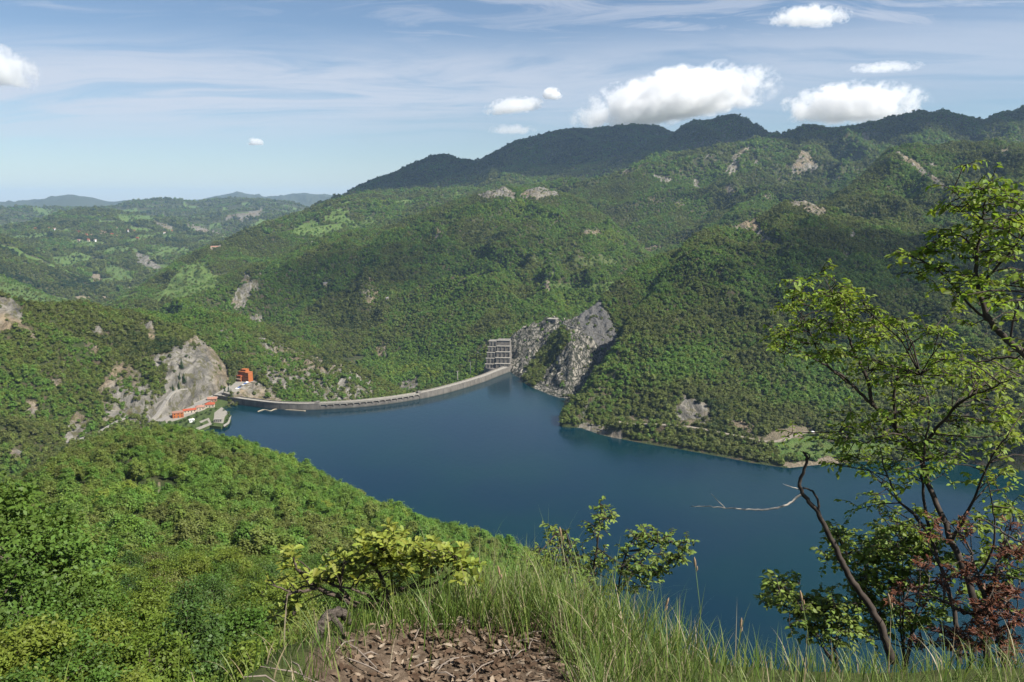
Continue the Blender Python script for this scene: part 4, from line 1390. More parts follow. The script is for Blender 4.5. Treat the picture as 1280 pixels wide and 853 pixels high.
# ---- floating debris boom left, pontoon right
bo = [V3(322, 515, 0.0), V3(330, 512.5, 0), V3(338, 514, 0), V3(345, 511.8, 0), V3(362, 512.8, 0), V3(382, 514.2, 0)]
bl = smooth_line(bo, 40, 1)
o = tube_mesh('floating_boom', [([q + Vector((0, 0, 0.15)) for q in bl], [0.65] * len(bl))], M_TIMBER, None, 6)
tag(o, 'pale line of floating driftwood on the water below the left wall of the dam', 'debris boom')
q0 = V3(626, 468.5, 0)
q1 = V3(637, 461.8, 0)
ang = math.atan2(q1.y - q0.y, q1.x - q0.x)
pon = empty('pontoon', ((q0.x + q1.x) / 2, (q0.y + q1.y) / 2, 0), ang)
tag(pon, 'white floating pontoon on the water at the right end of the dam', 'pontoon')
ln = (q1 - q0).length * 0.5
mb = MB()
mb.prism([(-ln, -1.6), (ln * 0.7, -1.9), (ln, 0), (ln * 0.7, 1.9), (-ln, 1.6)], -0.3, 0.7)
mb.build('hull', M_WHITE, pon)
mb = MB()
mb.box(-ln * 0.5, ln * 0.2, -0.9, 0.9, 0.71, 2.2)
mb.build('cabin', M_CREAM, pon)
q2, q3 = V3(640, 461.5, 0), V3(657, 461, 0)
o = MB()
d_ = (q3 - q2)
jt = empty('jetty', tuple(q2), math.atan2(d_.y, d_.x))
tag(jt, 'dark jetty with pale deck reaching from the dam to the rocky shore', 'jetty')
o.box(0, d_.length, -2.2, 2.2, 1.2, 1.8)
o.build('deck', M_CONC, jt)
for k in range(6):
    o = MB()
    o.box(d_.length * (k + 0.3) / 6, d_.length * (k + 0.3) / 6 + 0.8, -1.8, 1.8, -3, 1.18)
    o.build('pile', M_STEEL, jt)
o = MB()
o.box(d_.length * 0.25, d_.length * 0.55, -1.2, 1.2, 1.82, 3.6)
o.build('hut', M_WHITE, jt)

# ---- stepped concrete spillway wall
S0, S1 = xyz(W(622, 464, 2)), xyz(W(641, 461, 2))
spw = empty('spillway_wall', (S0.x - 4, S0.y + 6, 0), rad(-4))
tag(spw, 'grey stepped concrete spillway block of five tiers at the right end of the dam', 'spillway')
tw, th_, zb_ = 21.0, 7.3, 3.0
for k in range(5):
    z0 = zb_ + k * th_ if k else -8
    z1 = zb_ + (k + 1) * th_
    y0 = 2.0 + k * 5.5
    mb = MB()
    mb.box(0 + k * 0.35, tw - k * 0.4, y0, 44, z0 if k == 0 else z0 + 0.02, z1)
    t = mb.build('tier', M_CONC, spw)
    mb = MB()
    mb.box(-0.5 + k * 0.35, tw + 0.5 - k * 0.4, y0 - 0.6, y0 + 4.2, z1 + 0.02, z1 + 0.7)
    mb.build('ledge', M_CONC2, t)
    for c in range(4 if k < 4 else 0):
        mb = MB()
        xx = 1.5 + c * (tw - 3.5) / 3
        mb.hexa([(xx, y0 - 1.4, z0 + 0.04 if k else 0), (xx + 0.9, y0 - 1.4, z0 + 0.04 if k else 0), (xx + 0.9, y0 + 0.02, z0 + 0.04 if k else 0), (xx, y0 + 0.02, z0 + 0.04 if k else 0)],
                [(xx, y0 - 0.7, z1 - 0.1), (xx + 0.9, y0 - 0.7, z1 - 0.1), (xx + 0.9, y0 + 0.02, z1 - 0.1), (xx, y0 + 0.02, z1 - 0.1)])
        mb.build('buttress', M_CONC, t)
# the left bay: pillars and recessed tiers
for k in range(5):
    z0, z1 = (zb_ + k * th_ if k else -8), zb_ + (k + 1) * th_ - 1.0
    y0 = 3.5 + k * 5.0
    mb = MB()
    mb.box(-14 + k * 0.8, -0.7 + k * 0.35, y0, 42, z0 + (0.02 if k else 0), z1)
    t = mb.build('side_tier', M_CONC, spw)
    mb = MB()
    mb.box(-14.4 + k * 0.8, -0.75 + k * 0.35, y0 - 0.5, y0 + 3.4, z1 + 0.02, z1 + 0.6)
    mb.build('ledge', M_CONC2, t)
    for c in range(3):
        mb = MB()
        mb.box(-13.2 + k * 0.8 + c * 4.6, -12.0 + k * 0.8 + c * 4.6, y0 - 0.9, y0 - 0.02, z0 + 0.03 if k else 0, z1 - 0.1)
        mb.build('pillar', M_CONC2 if c == 1 else M_CONC, t)
mb = MB()
n_ = 14
ring = [(-4 + 12.5 * math.cos(math.pi * (1.02 + 0.62 * i / n_)), 10 + 11 * math.sin(math.pi * (1.02 + 0.62 * i / n_))) for i in range(n_ + 1)]
mb.prism(ring + [(1.5, 4.0), (-10, 8)], -20, 4.4)
mb.build('curved_base', M_CONC, spw)

# ---- masts beside it, with a catwalk to the block
for x_, y_, h_, lab in ((596, 455, 17, 'slim dark steel mast nearest the left edge of the stepped spillway block'),
                        (588, 462, 13, 'shorter dark mast among the trees, second to the left of the spillway block'),
                        (572, 470, 8, 'short pale post at the dam crest, farthest left of the masts')):
    pq = xyz(P(x_, y_, 1150 - (606 - x_) * 2.2))
    ms = empty('mast', (pq.x, pq.y, pq.z - 2))
    tag(ms, lab, 'mast')
    tube_mesh('pole', [([(0, 0, -4), (0, 0, h_)], [0.55, 0.4])], M_STEEL if h_ > 9 else M_CONC2, ms, 6)
    mb = MB()
    mb.box(-2.2, 2.2, -0.3, 0.3, h_ + 0.01, h_ + 0.7)
    mb.build('crossarm', M_STEEL if h_ > 9 else M_CONC2, ms)
ca, cb = xyz(P(597, 440, 1128)), xyz(P(610, 452, 1118))
dv = cb - ca
cat_ = empty('catwalk', tuple(ca), math.atan2(dv.y, dv.x))
tag(cat_, 'thin pale catwalk sloping from the mast down to the stepped spillway block', 'catwalk')
hl = math.hypot(dv.x, dv.y)
mb = MB()
mb.hexa([(0, -0.6, -0.4), (hl, -0.6, dv.z - 0.4), (hl, 0.6, dv.z - 0.4), (0, 0.6, -0.4)], [(0, -0.6, 0), (hl, -0.6, dv.z), (hl, 0.6, dv.z), (0, 0.6, 0)])
mb.build('deck', M_CONC2, cat_)
tube_mesh('handrail', [([(0, -0.6, 1.2), (hl, -0.6, dv.z + 1.2)], [0.14, 0.14])], M_STEEL, cat_, 4)

# ---- concrete portal on top of the cliff and walls along its bench
g_ = ground_px(690, 405, ['rock'])
po = empty('concrete_portal', (g_.x, g_.y, g_.z - 1), rad(-20))
tag(po, 'small flat-topped concrete block on the crest of the bedded cliff', 'building')
mb = MB()
mb.box(-6.5, 6.5, 0, 12, -4, 6.6)
mb.build('wall', M_CONC, po)
mb = MB()
mb.box(-7, 7, -0.5, 12.5, 6.62, 7.5)
mb.build('roof', M_CONC2, po)
mb = MB()
mb.box(-2.0, 1.5, -0.12, -0.01, 1.4, 4.5)
mb.build('opening', M_GLASS, po)
rw = []
for i, q in enumerate(CLIFF_ROAD):
    rw.append(q)


def wall_along(name, line, label, cat, h, t, mat, side=0.0, sink=1.0):
    mb = MB()
    c = line[len(line) // 2]
    A_, B_ = [], []
    for i, q in enumerate(line):
        d = line[min(i + 1, len(line) - 1)] - line[max(i - 1, 0)]
        s = Vector((-d.y, d.x, 0)).normalized()
        A_.append(q + s * (side - t / 2) - c)
        B_.append(q + s * (side + t / 2) - c)
    u, v = Vector((0, 0, h)), Vector((0, 0, -sink))
    for i in range(len(line) - 1):
        mb.hexa([A_[i] + v, A_[i + 1] + v, B_[i + 1] + v, B_[i] + v], [A_[i] + u, A_[i + 1] + u, B_[i + 1] + u, B_[i] + u])
    bmesh.ops.remove_doubles(mb.bm, verts=mb.bm.verts, dist=0.002)
    o = mb.build(name, mat)
    o.location = c
    return tag(o, label, cat)


wall_along('retaining_wall', CLIFF_ROAD, 'pale concrete wall edging the bench across the top of the bedded cliff', 'wall', 1.6, 0.8, M_CONC2, -2.2, 4)
wall_along('guard_wall', HIGH_ROAD, 'low pale guard wall of the road climbing the left hillside below the rock scar', 'wall', 1.0, 0.5, M_CONC2, -2.3, 2)
wall_along('guard_wall', LOW_ROAD[20:56], 'pale roadside wall at the foot of the big grey rock scar', 'wall', 1.2, 0.5, M_CONC2, 4.4, 1)


# ---- houses
def house(name, label, cat, loc, rz, w, d, h, roof_h, wall, roof, nwin=3, floors=1, group=None, hip=False, over=0.5, kind_roof='gable'):
    r = empty(name, loc, rz)
    tag(r, label, cat, group)
    mb = MB()
    mb.box(-w / 2, w / 2, -d / 2, d / 2, -2.5, h)
    wl = mb.build('wall', wall, r)
    mb = MB()
    if kind_roof == 'flat':
        mb.box(-w / 2 - 0.25, w / 2 + 0.25, -d / 2 - 0.25, d / 2 + 0.25, h + 0.01, h + roof_h)
    else:
        x0, x1, y0, y1 = -w / 2 - over, w / 2 + over, -d / 2 - over, d / 2 + over
        hx = d * 0.45 if hip else 0.0
        z0 = h + 0.01
        v = [(x0, y0, z0), (x1, y0, z0), (x1, y1, z0), (x0, y1, z0), (x0 + hx, 0, z0 + roof_h), (x1 - hx, 0, z0 + roof_h)]
        bv = [mb.bm.verts.new(q) for q in v]
        for f in ((0, 1, 5, 4), (2, 3, 4, 5), (1, 2, 5), (3, 0, 4), (3, 2, 1, 0)):
            mb.bm.faces.new([bv[i] for i in f])
    rf = mb.build('roof', roof, r)
    if kind_roof != 'flat':
        mb = MB()
        mb.box(w * 0.18, w * 0.18 + 0.7, -0.35, 0.35, h + roof_h * 0.5, h + roof_h + 0.9)
        mb.build('chimney', M_CREAM, rf)
    for fl in range(floors):
        for k in range(nwin):
            xx = -w / 2 + w * (k + 0.5) / nwin
            zz = 0.9 + fl * (h / floors)
            mb = MB()
            if fl == 0 and k == nwin // 2:
                mb.box(xx - 0.55, xx + 0.55, -d / 2 - 0.05, -d / 2 - 0.005, 0.02, 2.1)
                mb.build('door', M_STEEL, r)
            else:
                mb.box(xx - 0.55, xx + 0.55, -d / 2 - 0.05, -d / 2 - 0.005, zz, zz + 1.3)
                mb.build('window', M_GLASS, r)
    return r


# the tall orange building at the left end of the dam
tz = TERR_Z
bq = xyz(W(302.5, 477.5, tz))
ob = empty('orange_building', (bq.x, bq.y, tz), rad(-22))
ob.scale = (0.88, 0.88, 0.9)
tag(ob, 'tall bright orange stepped building above the left end of the dam', 'building')
for x0, x1, y0, y1, z1 in ((-11, -2, 0, 9, 8.0), (-8.5, 3.6, 3.5, 12, 13.4), (-6, 2.4, 6, 13, 16.0), (4.6, 10.5, 1.5, 11, 13.0)):
    mb = MB()
    mb.box(x0, x1, y0, y1, -6, z1)
    wl = mb.build('wall', M_ORANGE, ob)
    mb = MB()
    mb.box(x0 - 0.3, x1 + 0.3, y0 - 0.3, y1 + 0.3, z1 + 0.01, z1 + 0.45)
    mb.build('roof', M_RED if x0 < -10 else M_ORANGE, ob)
mb = MB()
mb.box(3.62, 4.58, 2.4, 10, -6, 11)
mb.build('stair_strip', M_CREAM, ob)
for x0, w_, z0, y_ in ([(-10.2 + k * 2.2, 1.2, 0.6, 0) for k in range(4)] + [(-10.2 + k * 2.2, 1.2, 4.6, 0) for k in range(4)] +
                       [(-7.6 + k * 2.3, 1.2, 9.4, 3.5) for k in range(5)] + [(-5.2 + k * 2.3, 1.1, 13.9, 6) for k in range(3)] +
                       [(5.2 + k * 1.9, 0.9, z_, 1.5) for k in range(3) for z_ in (2.2, 5.6, 9.2)]):
    mb = MB()
    mb.box(x0, x0 + w_, y_ - 0.06, y_ - 0.005, z0, z0 + 1.7)
    mb.build('window', M_GLASS, ob)
mb = MB()
mb.box(-11.3, -2, -1.8, -0.01, 3.6, 3.9)
mb.build('balcony', M_CREAM, ob)
# terrace in front of it
tp = [W(x_, y_, tz) for x_, y_ in TERR]
mb = MB()
mb.prism([tuple(xyz(q).xy) for q in tp], tz - 3, tz - 0.05)
o = mb.build('terrace_ground', M_PAVE)
tag(o, kind='structure')

# lakeside plaza
pp = [W(x_, y_, 3.0) for x_, y_ in PLAZA]
mb = MB()
mb.prism([tuple(xyz(q).xy) for q in pp], -6, 2.9)
tag(mb.build('plaza', M_LAWN), kind='structure')


def slab(name, pix, z, mat, t=0.25):
    mb = MB()
    mb.prism([tuple(xyz(W(x_, y_, z)).xy) for x_, y_ in pix], z - t, z)
    return tag(mb.build(name, mat), kind='structure')


slab('paved_quay', [(268, 516), (277, 509), (285.5, 516), (281, 521), (279, 529.5), (267, 528)], 3.15, M_PAVE)
slab('plaza_path', [(243, 536), (262, 528.5), (266, 530), (246, 538.5)], 3.1, M_PAVE)
slab('lakeside_path', [(249, 527), (261, 522.5), (264, 529), (262, 530), (259, 525), (251, 529)], 3.12, M_PAVE)
slab('house_yard', [(206, 525), (238, 511.5), (262, 502.5), (268, 504), (256, 512), (238, 519), (222, 525), (208, 529)], 3.08, M_PAVE)
slab('quay_edge', [(279, 531.5), (284.5, 528), (288, 519), (289.2, 519.5), (286.5, 529), (280, 533.3)], 3.3, M_CONC2, 0.6)

hz = 3.1


def at(px, py, z=hz):
    q = xyz(W(px, py, z))
    return (q.x, q.y, z)


house('lakeside_house', 'orange house with a faded flat pinkish roof at the left end of the lakeside row', 'house', at(222.5, 521.5), rad(28), 11, 8, 5.4, 0.4, M_ORANGE, M_PINK, 3, 2, kind_roof='flat')
house('lakeside_house', 'long low house with a bright red tiled roof right of the orange lakeside house', 'house', at(237, 515.5), rad(30), 13, 6, 2.7, 1.7, M_CREAM, M_RED, 4)
house('lakeside_house', 'small house with a dull red hipped roof in the middle of the lakeside row', 'house', at(250, 511.8), rad(24), 9, 7, 3.1, 1.8, M_CREAM, M_PINK, 3, hip=True)
house('lakeside_house', 'house with a wide orange-red tiled roof near the quay', 'house', at(262.5, 508.5), rad(16), 10, 8.5, 3.3, 2.0, M_CREAM, M_RED, 3, hip=True)
house('lakeside_house', 'house with a faded red roof where the lakeside row meets the dam', 'house', at(265.5, 501.5), rad(18), 10, 6.5, 3.2, 1.8, M_PINK, M_PINK, 3)
house('quay_kiosk', 'pale stone kiosk with dark openings on the paved quay', 'kiosk', (at(272.5, 527.5)[0], at(272.5, 527.5)[1], 3.16), rad(10), 8, 4, 3.0, 0.4, M_PAVE, M_CONC2, 4, kind_roof='flat')
house('shed', 'small white hut among shrubs on the lakeside lawn', 'shed', at(239.5, 527.5), rad(35), 4.6, 3, 2.4, 0.9, M_WHITE, M_WHITE, 2)

# two boats
for i, (x_, y_, rz, lab) in enumerate(((270.5, 532.6, 20, 'small white boat moored below the kiosk, left one of two'), (277.8, 533.0, -8, 'larger white boat moored below the kiosk, right one of two'))):
    q = xyz(W(x_, y_, 0))
    bt = empty('boat', (q.x, q.y, 0), rad(rz))
    tag(bt, lab, 'boat')
    k = 1.0 if i == 0 else 1.35
    mb = MB()
    lo = [(-2.2 * k, -0.6 * k, -0.2), (1.2 * k, -0.6 * k, -0.2), (2.3 * k, 0, -0.1), (1.2 * k, 0.6 * k, -0.2), (-2.2 * k, 0.6 * k, -0.2)]
    hi = [(-2.3 * k, -0.95 * k, 0.75), (1.3 * k, -0.95 * k, 0.8), (3.0 * k, 0, 1.0), (1.3 * k, 0.95 * k, 0.8), (-2.3 * k, 0.95 * k, 0.75)]
    a = [mb.bm.verts.new(v) for v in lo]
    c = [mb.bm.verts.new(v) for v in hi]
    mb.bm.faces.new(a[::-1])
    mb.bm.faces.new(c)
    for j in range(5):
        mb.bm.faces.new((a[j], a[(j + 1) % 5], c[(j + 1) % 5], c[j]))
    mb.build('hull', M_WHITE, bt)
    mb = MB()
    mb.hexa([(-0.9 * k, -0.6 * k, 0.82), (0.8 * k, -0.6 * k, 0.82), (0.8 * k, 0.6 * k, 0.82), (-0.9 * k, 0.6 * k, 0.82)], [(-0.8 * k, -0.5 * k, 1.7), (0.3 * k, -0.5 * k, 1.7), (0.3 * k, 0.5 * k, 1.7), (-0.8 * k, 0.5 * k, 1.7)])
    mb.build('cabin', M_WHITE, bt)

# parked cars on the terrace
CARM = [plain('car_white', (0.75, 0.75, 0.75), 0.3, 0.03, 1, 0.5), plain('car_blue', (0.05, 0.10, 0.26), 0.3, 0.05, 1, 0.5), plain('car_dark', (0.02, 0.022, 0.026), 0.3, 0.05, 1, 0.5), plain('car_silver', (0.42, 0.43, 0.45), 0.3, 0.05, 1, 0.5)]


def car(loc, rz, mat, label, group=None):
    r = empty('parked_car', loc, rz)
    tag(r, label, 'car', group)
    mb = MB()
    mb.hexa([(-2.1, -0.85, 0.28), (2.1, -0.85, 0.28), (2.1, 0.85, 0.28), (-2.1, 0.85, 0.28)], [(-2.05, -0.8, 0.9), (1.95, -0.8, 0.82), (1.95, 0.8, 0.82), (-2.05, 0.8, 0.9)])
    mb.hexa([(-1.7, -0.78, 0.9), (1.0, -0.78, 0.86), (1.0, 0.78, 0.86), (-1.7, 0.78, 0.9)], [(-1.3, -0.62, 1.45), (0.3, -0.62, 1.45), (0.3, 0.62, 1.45), (-1.3, 0.62, 1.45)])
    mb.build('body', mat, r)
    mb = MB()
    mb.hexa([(1.04, -0.6, 0.88), (1.06, -0.6, 0.88), (1.06, 0.6, 0.88), (1.04, 0.6, 0.88)], [(0.36, -0.55, 1.42), (0.38, -0.55, 1.42), (0.38, 0.55, 1.42), (0.36, 0.55, 1.42)])
    mb.build('windscreen', M_GLASS, r)
    for sx_ in (-1.3, 1.3):
        for sy_ in (-0.8, 0.8):
            o = tube_mesh('wheel', [([(sx_, sy_ - 0.1, 0.31), (sx_, sy_ + 0.1, 0.31)], [0.31, 0.31])], M_STEEL, r, 10)
    return r


cars = [('white', 0), ('blue', 1), ('dark', 2), ('silver', 3), ('blue', 1), ('white', 0)]
wher = ['nearest the dam on the terrace', 'second from the dam on the terrace', 'third along the terrace row', 'fourth along the terrace row', 'fifth along the terrace row', 'farthest along the terrace, nearest the orange building']
for k, (nm, m_) in enumerate(cars):
    t = k / 5
    q = at(296.5 + 12.5 * t, 486.5 - 8.0 * t, tz)
    car((q[0], q[1], tz - 0.04), rad(35), CARM[m_], '%s parked car, %s' % (nm, wher[k]))
q = SHORE_ROAD[73]
car((q.x, q.y, q.z + 0.13), rad(30), CARM[0], 'white car on the pale bend of the shore road across the lake')

# lone white house with a grey roof on the middle hill
for x_, y_, w_, lab in ((407, 356, 8, 'white house with a grey roof alone in the woods of the middle hill'), (484, 377, 5, 'small grey-roofed hut among the trees half way up the middle hill')):
    g_ = ground_px(x_, y_, ['middle'])
    house('farmhouse', lab, 'house', (g_.x, g_.y, g_.z + 1), rad(15), w_, 6, 4.5, 2.0, M_CREAM, M_GREYROOF, 3, 1)
g_ = ground_px(268, 311, ['shoulder'])
house('farmhouse', 'pale farmhouse on the bare spot of the ridge left of the middle hill', 'house', (g_.x, g_.y, g_.z), rad(20), 22, 10, 6, 3, M_CREAM, M_PINK, 4, 1)

# village far down the valley: houses a pixel or two wide, one mesh each
vr = random.Random(4)
protos = []
for m_, rf_ in ((M_CREAM, M_PINK), (M_WHITE, M_PINK), (M_PINK, M_RED)):
    mb = MB()
    mb.box(-7, 7, -5, 5, -4, 7)
    mb.slot = 1
    v = [(-7.8, -5.8, 7.02), (7.8, -5.8, 7.02), (7.8, 5.8, 7.02), (-7.8, 5.8, 7.02), (-7.8, 0, 10.5), (7.8, 0, 10.5)]
    bv = [mb.bm.verts.new(q) for q in v]
    for f in ((0, 1, 5, 4), (2, 3, 4, 5), (1, 2, 5), (3, 0, 4), (3, 2, 1, 0)):
        mb.bm.faces.new([bv[i] for i in f]).material_index = 1
    protos.append(mb.build('village_house', [m_, rf_]))
first = [True] * 3
spots_v = [(vr.gauss(124, 24), vr.gauss(295, 5.5)) for _ in range(34)] + [(68, 289), (62, 287), (45, 288), (100, 292), (172, 300), (182, 302), (20, 305), (215, 290), (205, 293), (240, 292), (253, 291)]
for x_, y_ in spots_v:
    k = vr.randrange(3)
    g_ = ground_px(x_, y_, ['village', 'far', 'quarry'])
    o = protos[k] if first[k] else protos[k].copy()
    if not first[k]:
        COL.objects.link(o)
    first[k] = False
    o.location = (g_.x, g_.y, g_.z + 3)
    o.rotation_euler = (0, 0, vr.uniform(-0.6, 0.6))
    s_ = vr.uniform(0.6, 1.05)
    o.scale = (s_, s_, s_)
    tag(o, ['cream house with a faded roof, a speck in the far valley village', 'white house with a faded roof, a speck in the far valley village', 'pink house with a red roof, a speck in the far valley village'][k], 'house',
        ['cream village houses', 'white village houses', 'pink village houses'][k])

# ---- trees and shrubs on the plaza, by the terrace and on the scar
M_CON = leaf_mat('conifer_needles', [(0.0, (0.022, 0.048, 0.016)), (1.0, (0.034, 0.066, 0.020))], 0.15, 'RANDOM')


def conifer(label, group, seed):
    rng = np.random.default_rng(seed)
    root = empty('conifer_tree', (0, 0, 0))
    tag(root, label, 'tree', group)
    tube_mesh('trunk', [([(0, 0, -1), (0, 0, 4), (0, 0, 9)], [0.25, 0.16, 0.04])], M_BARK, root, 6)
    n = 1500
    z = rng.uniform(0, 1, n) ** 1.3
    th = rng.uniform(0, 6.28, n)
    rr = (1 - z) * 2.1 * rng.uniform(0.35, 1, n) ** 0.5 * (0.8 + 0.2 * np.sin(z * 60))
    c = np.stack([rr * np.cos(th), rr * np.sin(th), 1.2 + z * 8.3], -1)
    out = np.stack([np.cos(th), np.sin(th), -0.35 * np.ones(n)], -1)
    t = out + rng.normal(0, 0.25, (n, 3))
    t /= np.linalg.norm(t, axis=1, keepdims=True)
    s = np.cross(t, rng.normal(0, 1, (n, 3)) * 0.3 + np.array([0, 0, 1]))
    s /= np.linalg.norm(s, axis=1, keepdims=True)
    Lz = 0.6 * rng.uniform(0.6, 1.2, n)[:, None]
    V = np.stack([c - t * Lz * 0.5, c + s * Lz * 0.22, c + t * Lz * 0.5, c - s * Lz * 0.22], 1)
    o = mesh_np('crown', V.reshape(-1, 3), np.arange(n * 4).reshape(n, 4), M_CON, root)
    vattr(o, 'leaf', np.repeat(rng.uniform(0, 1, n), 4))
    return root


c1_ = conifer('dark conifer growing on the ledge in the middle of the grey rock scar', 'dark conifers on the ledge of the rock scar', 401)
c2_ = conifer('dark conifer on the slope between the terrace and the dam end', 'dark conifers between terrace and dam', 402)
for k, (x_, y_, s_) in enumerate(((227, 462, 1.35), (224, 472, 0.9), (231, 478, 1.2), (216, 486, 0.9), (222, 483, 1.0))):
    g_ = ground_px(x_, y_, ['flank'])
    o = c1_ if k == 0 else copy_thing(c1_)
    o.location = (g_.x, g_.y, g_.z - 0.4)
    o.rotation_euler = (0, 0, k * 1.3)
    o.scale = (s_ * 1.1, s_ * 1.1, s_)
for k, (x_, y_, s_) in enumerate(((281, 492, 0.95), (286, 492.5, 1.1), (289, 494.5, 0.8), (277.5, 494, 0.7))):
    q = xyz(W(x_, y_, 7.5))
    o = c2_ if k == 0 else copy_thing(c2_)
    o.location = (q.x, q.y, ground_z(q.x, q.y) - 0.4)
    o.rotation_euler = (0, 0, k * 2.1)
    o.scale = (s_ * 1.1, s_ * 1.1, s_)
pt = make_tree('small dark green tree planted round the lakeside plaza', 'small trees round the lakeside plaza', M_T4, 411, 5.0, 2.0, 2.1, 1600, 0.42, 22, 0.6, 0.45)
prn = random.Random(9)
k = 0
for x_, y_, s_ in ((283, 512, 0.7), (286, 518, 0.75), (287, 522, 0.8), (284.5, 526, 0.8), (282, 530, 0.7), (280, 514, 0.55), (264, 514, 0.7), (258, 517, 0.7), (252, 519, 0.75), (246, 518, 0.6), (246, 523, 0.85), (252, 533, 0.7), (243, 530, 0.85),
                   (236, 524, 0.8), (231, 527, 0.85), (226, 529, 0.9), (220, 531, 0.9), (212, 531, 0.9), (206, 533, 0.8), (233, 532, 0.8), (228, 535, 0.8), (240, 535, 0.75), (270, 512, 0.6), (262, 519, 0.7), (266, 531.5, 0.6), (255, 524.5, 0.6), (200, 530, 0.9)):
    q = at(x_, y_, 2.8)
    o = pt if k == 0 else copy_thing(pt)
    k += 1
    o.location = q
    o.rotation_euler = (0, 0, prn.uniform(0, 6))
    o.scale = (s_, s_, s_ * prn.uniform(0.6, 1.0))
# ------------------------------------------------------------------ the hilltop the photographer stands on
EDGE = [P(-500, 900, 2.2), P(-100, 900, 2.0), P(150, 960, 1.7), P(300, 905, 2.0), P(355, 850, 2.5), P(450, 812, 2.9), P(520, 794, 3.1), P(600, 786, 3.2), P(680, 790, 3.2),
        P(740, 803, 3.1), P(800, 832, 3.0), P(900, 862, 2.95), P(1000, 872, 3.1), P(1100, 870, 3.4), P(1280, 856, 4.0), P(1700, 800, 5.5)]
ea = [q[0] for q in EDGE]
GROUND0 = EYE - 1.66


def top_z(a, r):
    """height of the hilltop at azimuth a, range r (arrays)"""
    re_ = np.interp(a, ea, [q[1] for q in EDGE])
    ze = np.interp(a, ea, [q[2] for q in EDGE])
    back = smooth(rad(48), rad(75), np.abs(a))
    re_ = re_ + back * 30
    ze = ze * (1 - back) + back * GROUND0
    t = np.clip(r / re_, 0, 1)
    x, y = r * np.sin(a), r * np.cos(a)
    z = GROUND0 + (ze - GROUND0) * smooth(0.15, 1.0, t)
    d = np.maximum(r - re_, 0)
    z = z - 1.02 * d * d / (d + 0.9)
    return z + (0.035 * fbm(x * 1.1, y * 1.1, 3) + 0.012 * fbm(x * 6, y * 6, 2)) * smooth(0.2, 1, r) + 0.5 * fbm(x * 0.3 + 4, y * 0.3, 3) * smooth(5, 12, r)


ga = np.linspace(-math.pi, math.pi, 721)
gr = np.concatenate([[0.02], geo(0.3, 5.5, 150), geo(5.5, 33, 60), [33.0]])
GA, GR = np.meshgrid(ga, gr)
GZ = top_z(GA, GR)
GX, GY = GR * np.sin(GA), GR * np.cos(GA)
gi = np.arange(GA.size).reshape(GA.shape)
gq = np.stack([gi[:-1, :-1], gi[:-1, 1:], gi[1:, 1:], gi[1:, :-1]], -1).reshape(-1, 4)
b = NB('hilltop_soil')
p = b.pos()
a1, a2 = b.noise(1.6, 6, 0.7, p), b.noise(28, 6, 0.75, p)
soil = b.ramp(a2, [(0.3, (0.035, 0.024, 0.016)), (0.5, (0.085, 0.062, 0.043)), (0.7, (0.155, 0.118, 0.086))])
gp_ = b.attr('grassy').outputs['Fac']
soil = b.mix(b.mrange(b.math('ADD', gp_, b.math('MULTIPLY', b.math('SUBTRACT', a1, 0.5), 0.8)), 0.35, 0.6), soil, b.mix(a2, (0.03, 0.045, 0.012), (0.075, 0.085, 0.03)))
M_TOP = b.done(b.bsdf(soil, 0.95, b.bump(a2, 0.8, 0.02), 0.1))
top = mesh_np('hilltop', np.stack([GX, GY, GZ], -1).reshape(-1, 3), gq, M_TOP, smooth_=True)
tag(top, kind='structure')
gpx, gpy = project(GX, GY, GZ)
vattr(top, 'grassy', np.where(GR > 5.5, 1.0, np.where((gpx > 380) & (gpx < 735) & (np.abs(GA) < 0.9), smooth(-0.15, 0.5, GR - np.interp(GA, ea, [q[1] for q in EDGE])), 0.8)).ravel())


def topz1(x, y):
    return float(top_z(np.array([math.atan2(x, y)]), np.array([math.hypot(x, y)]))[0])


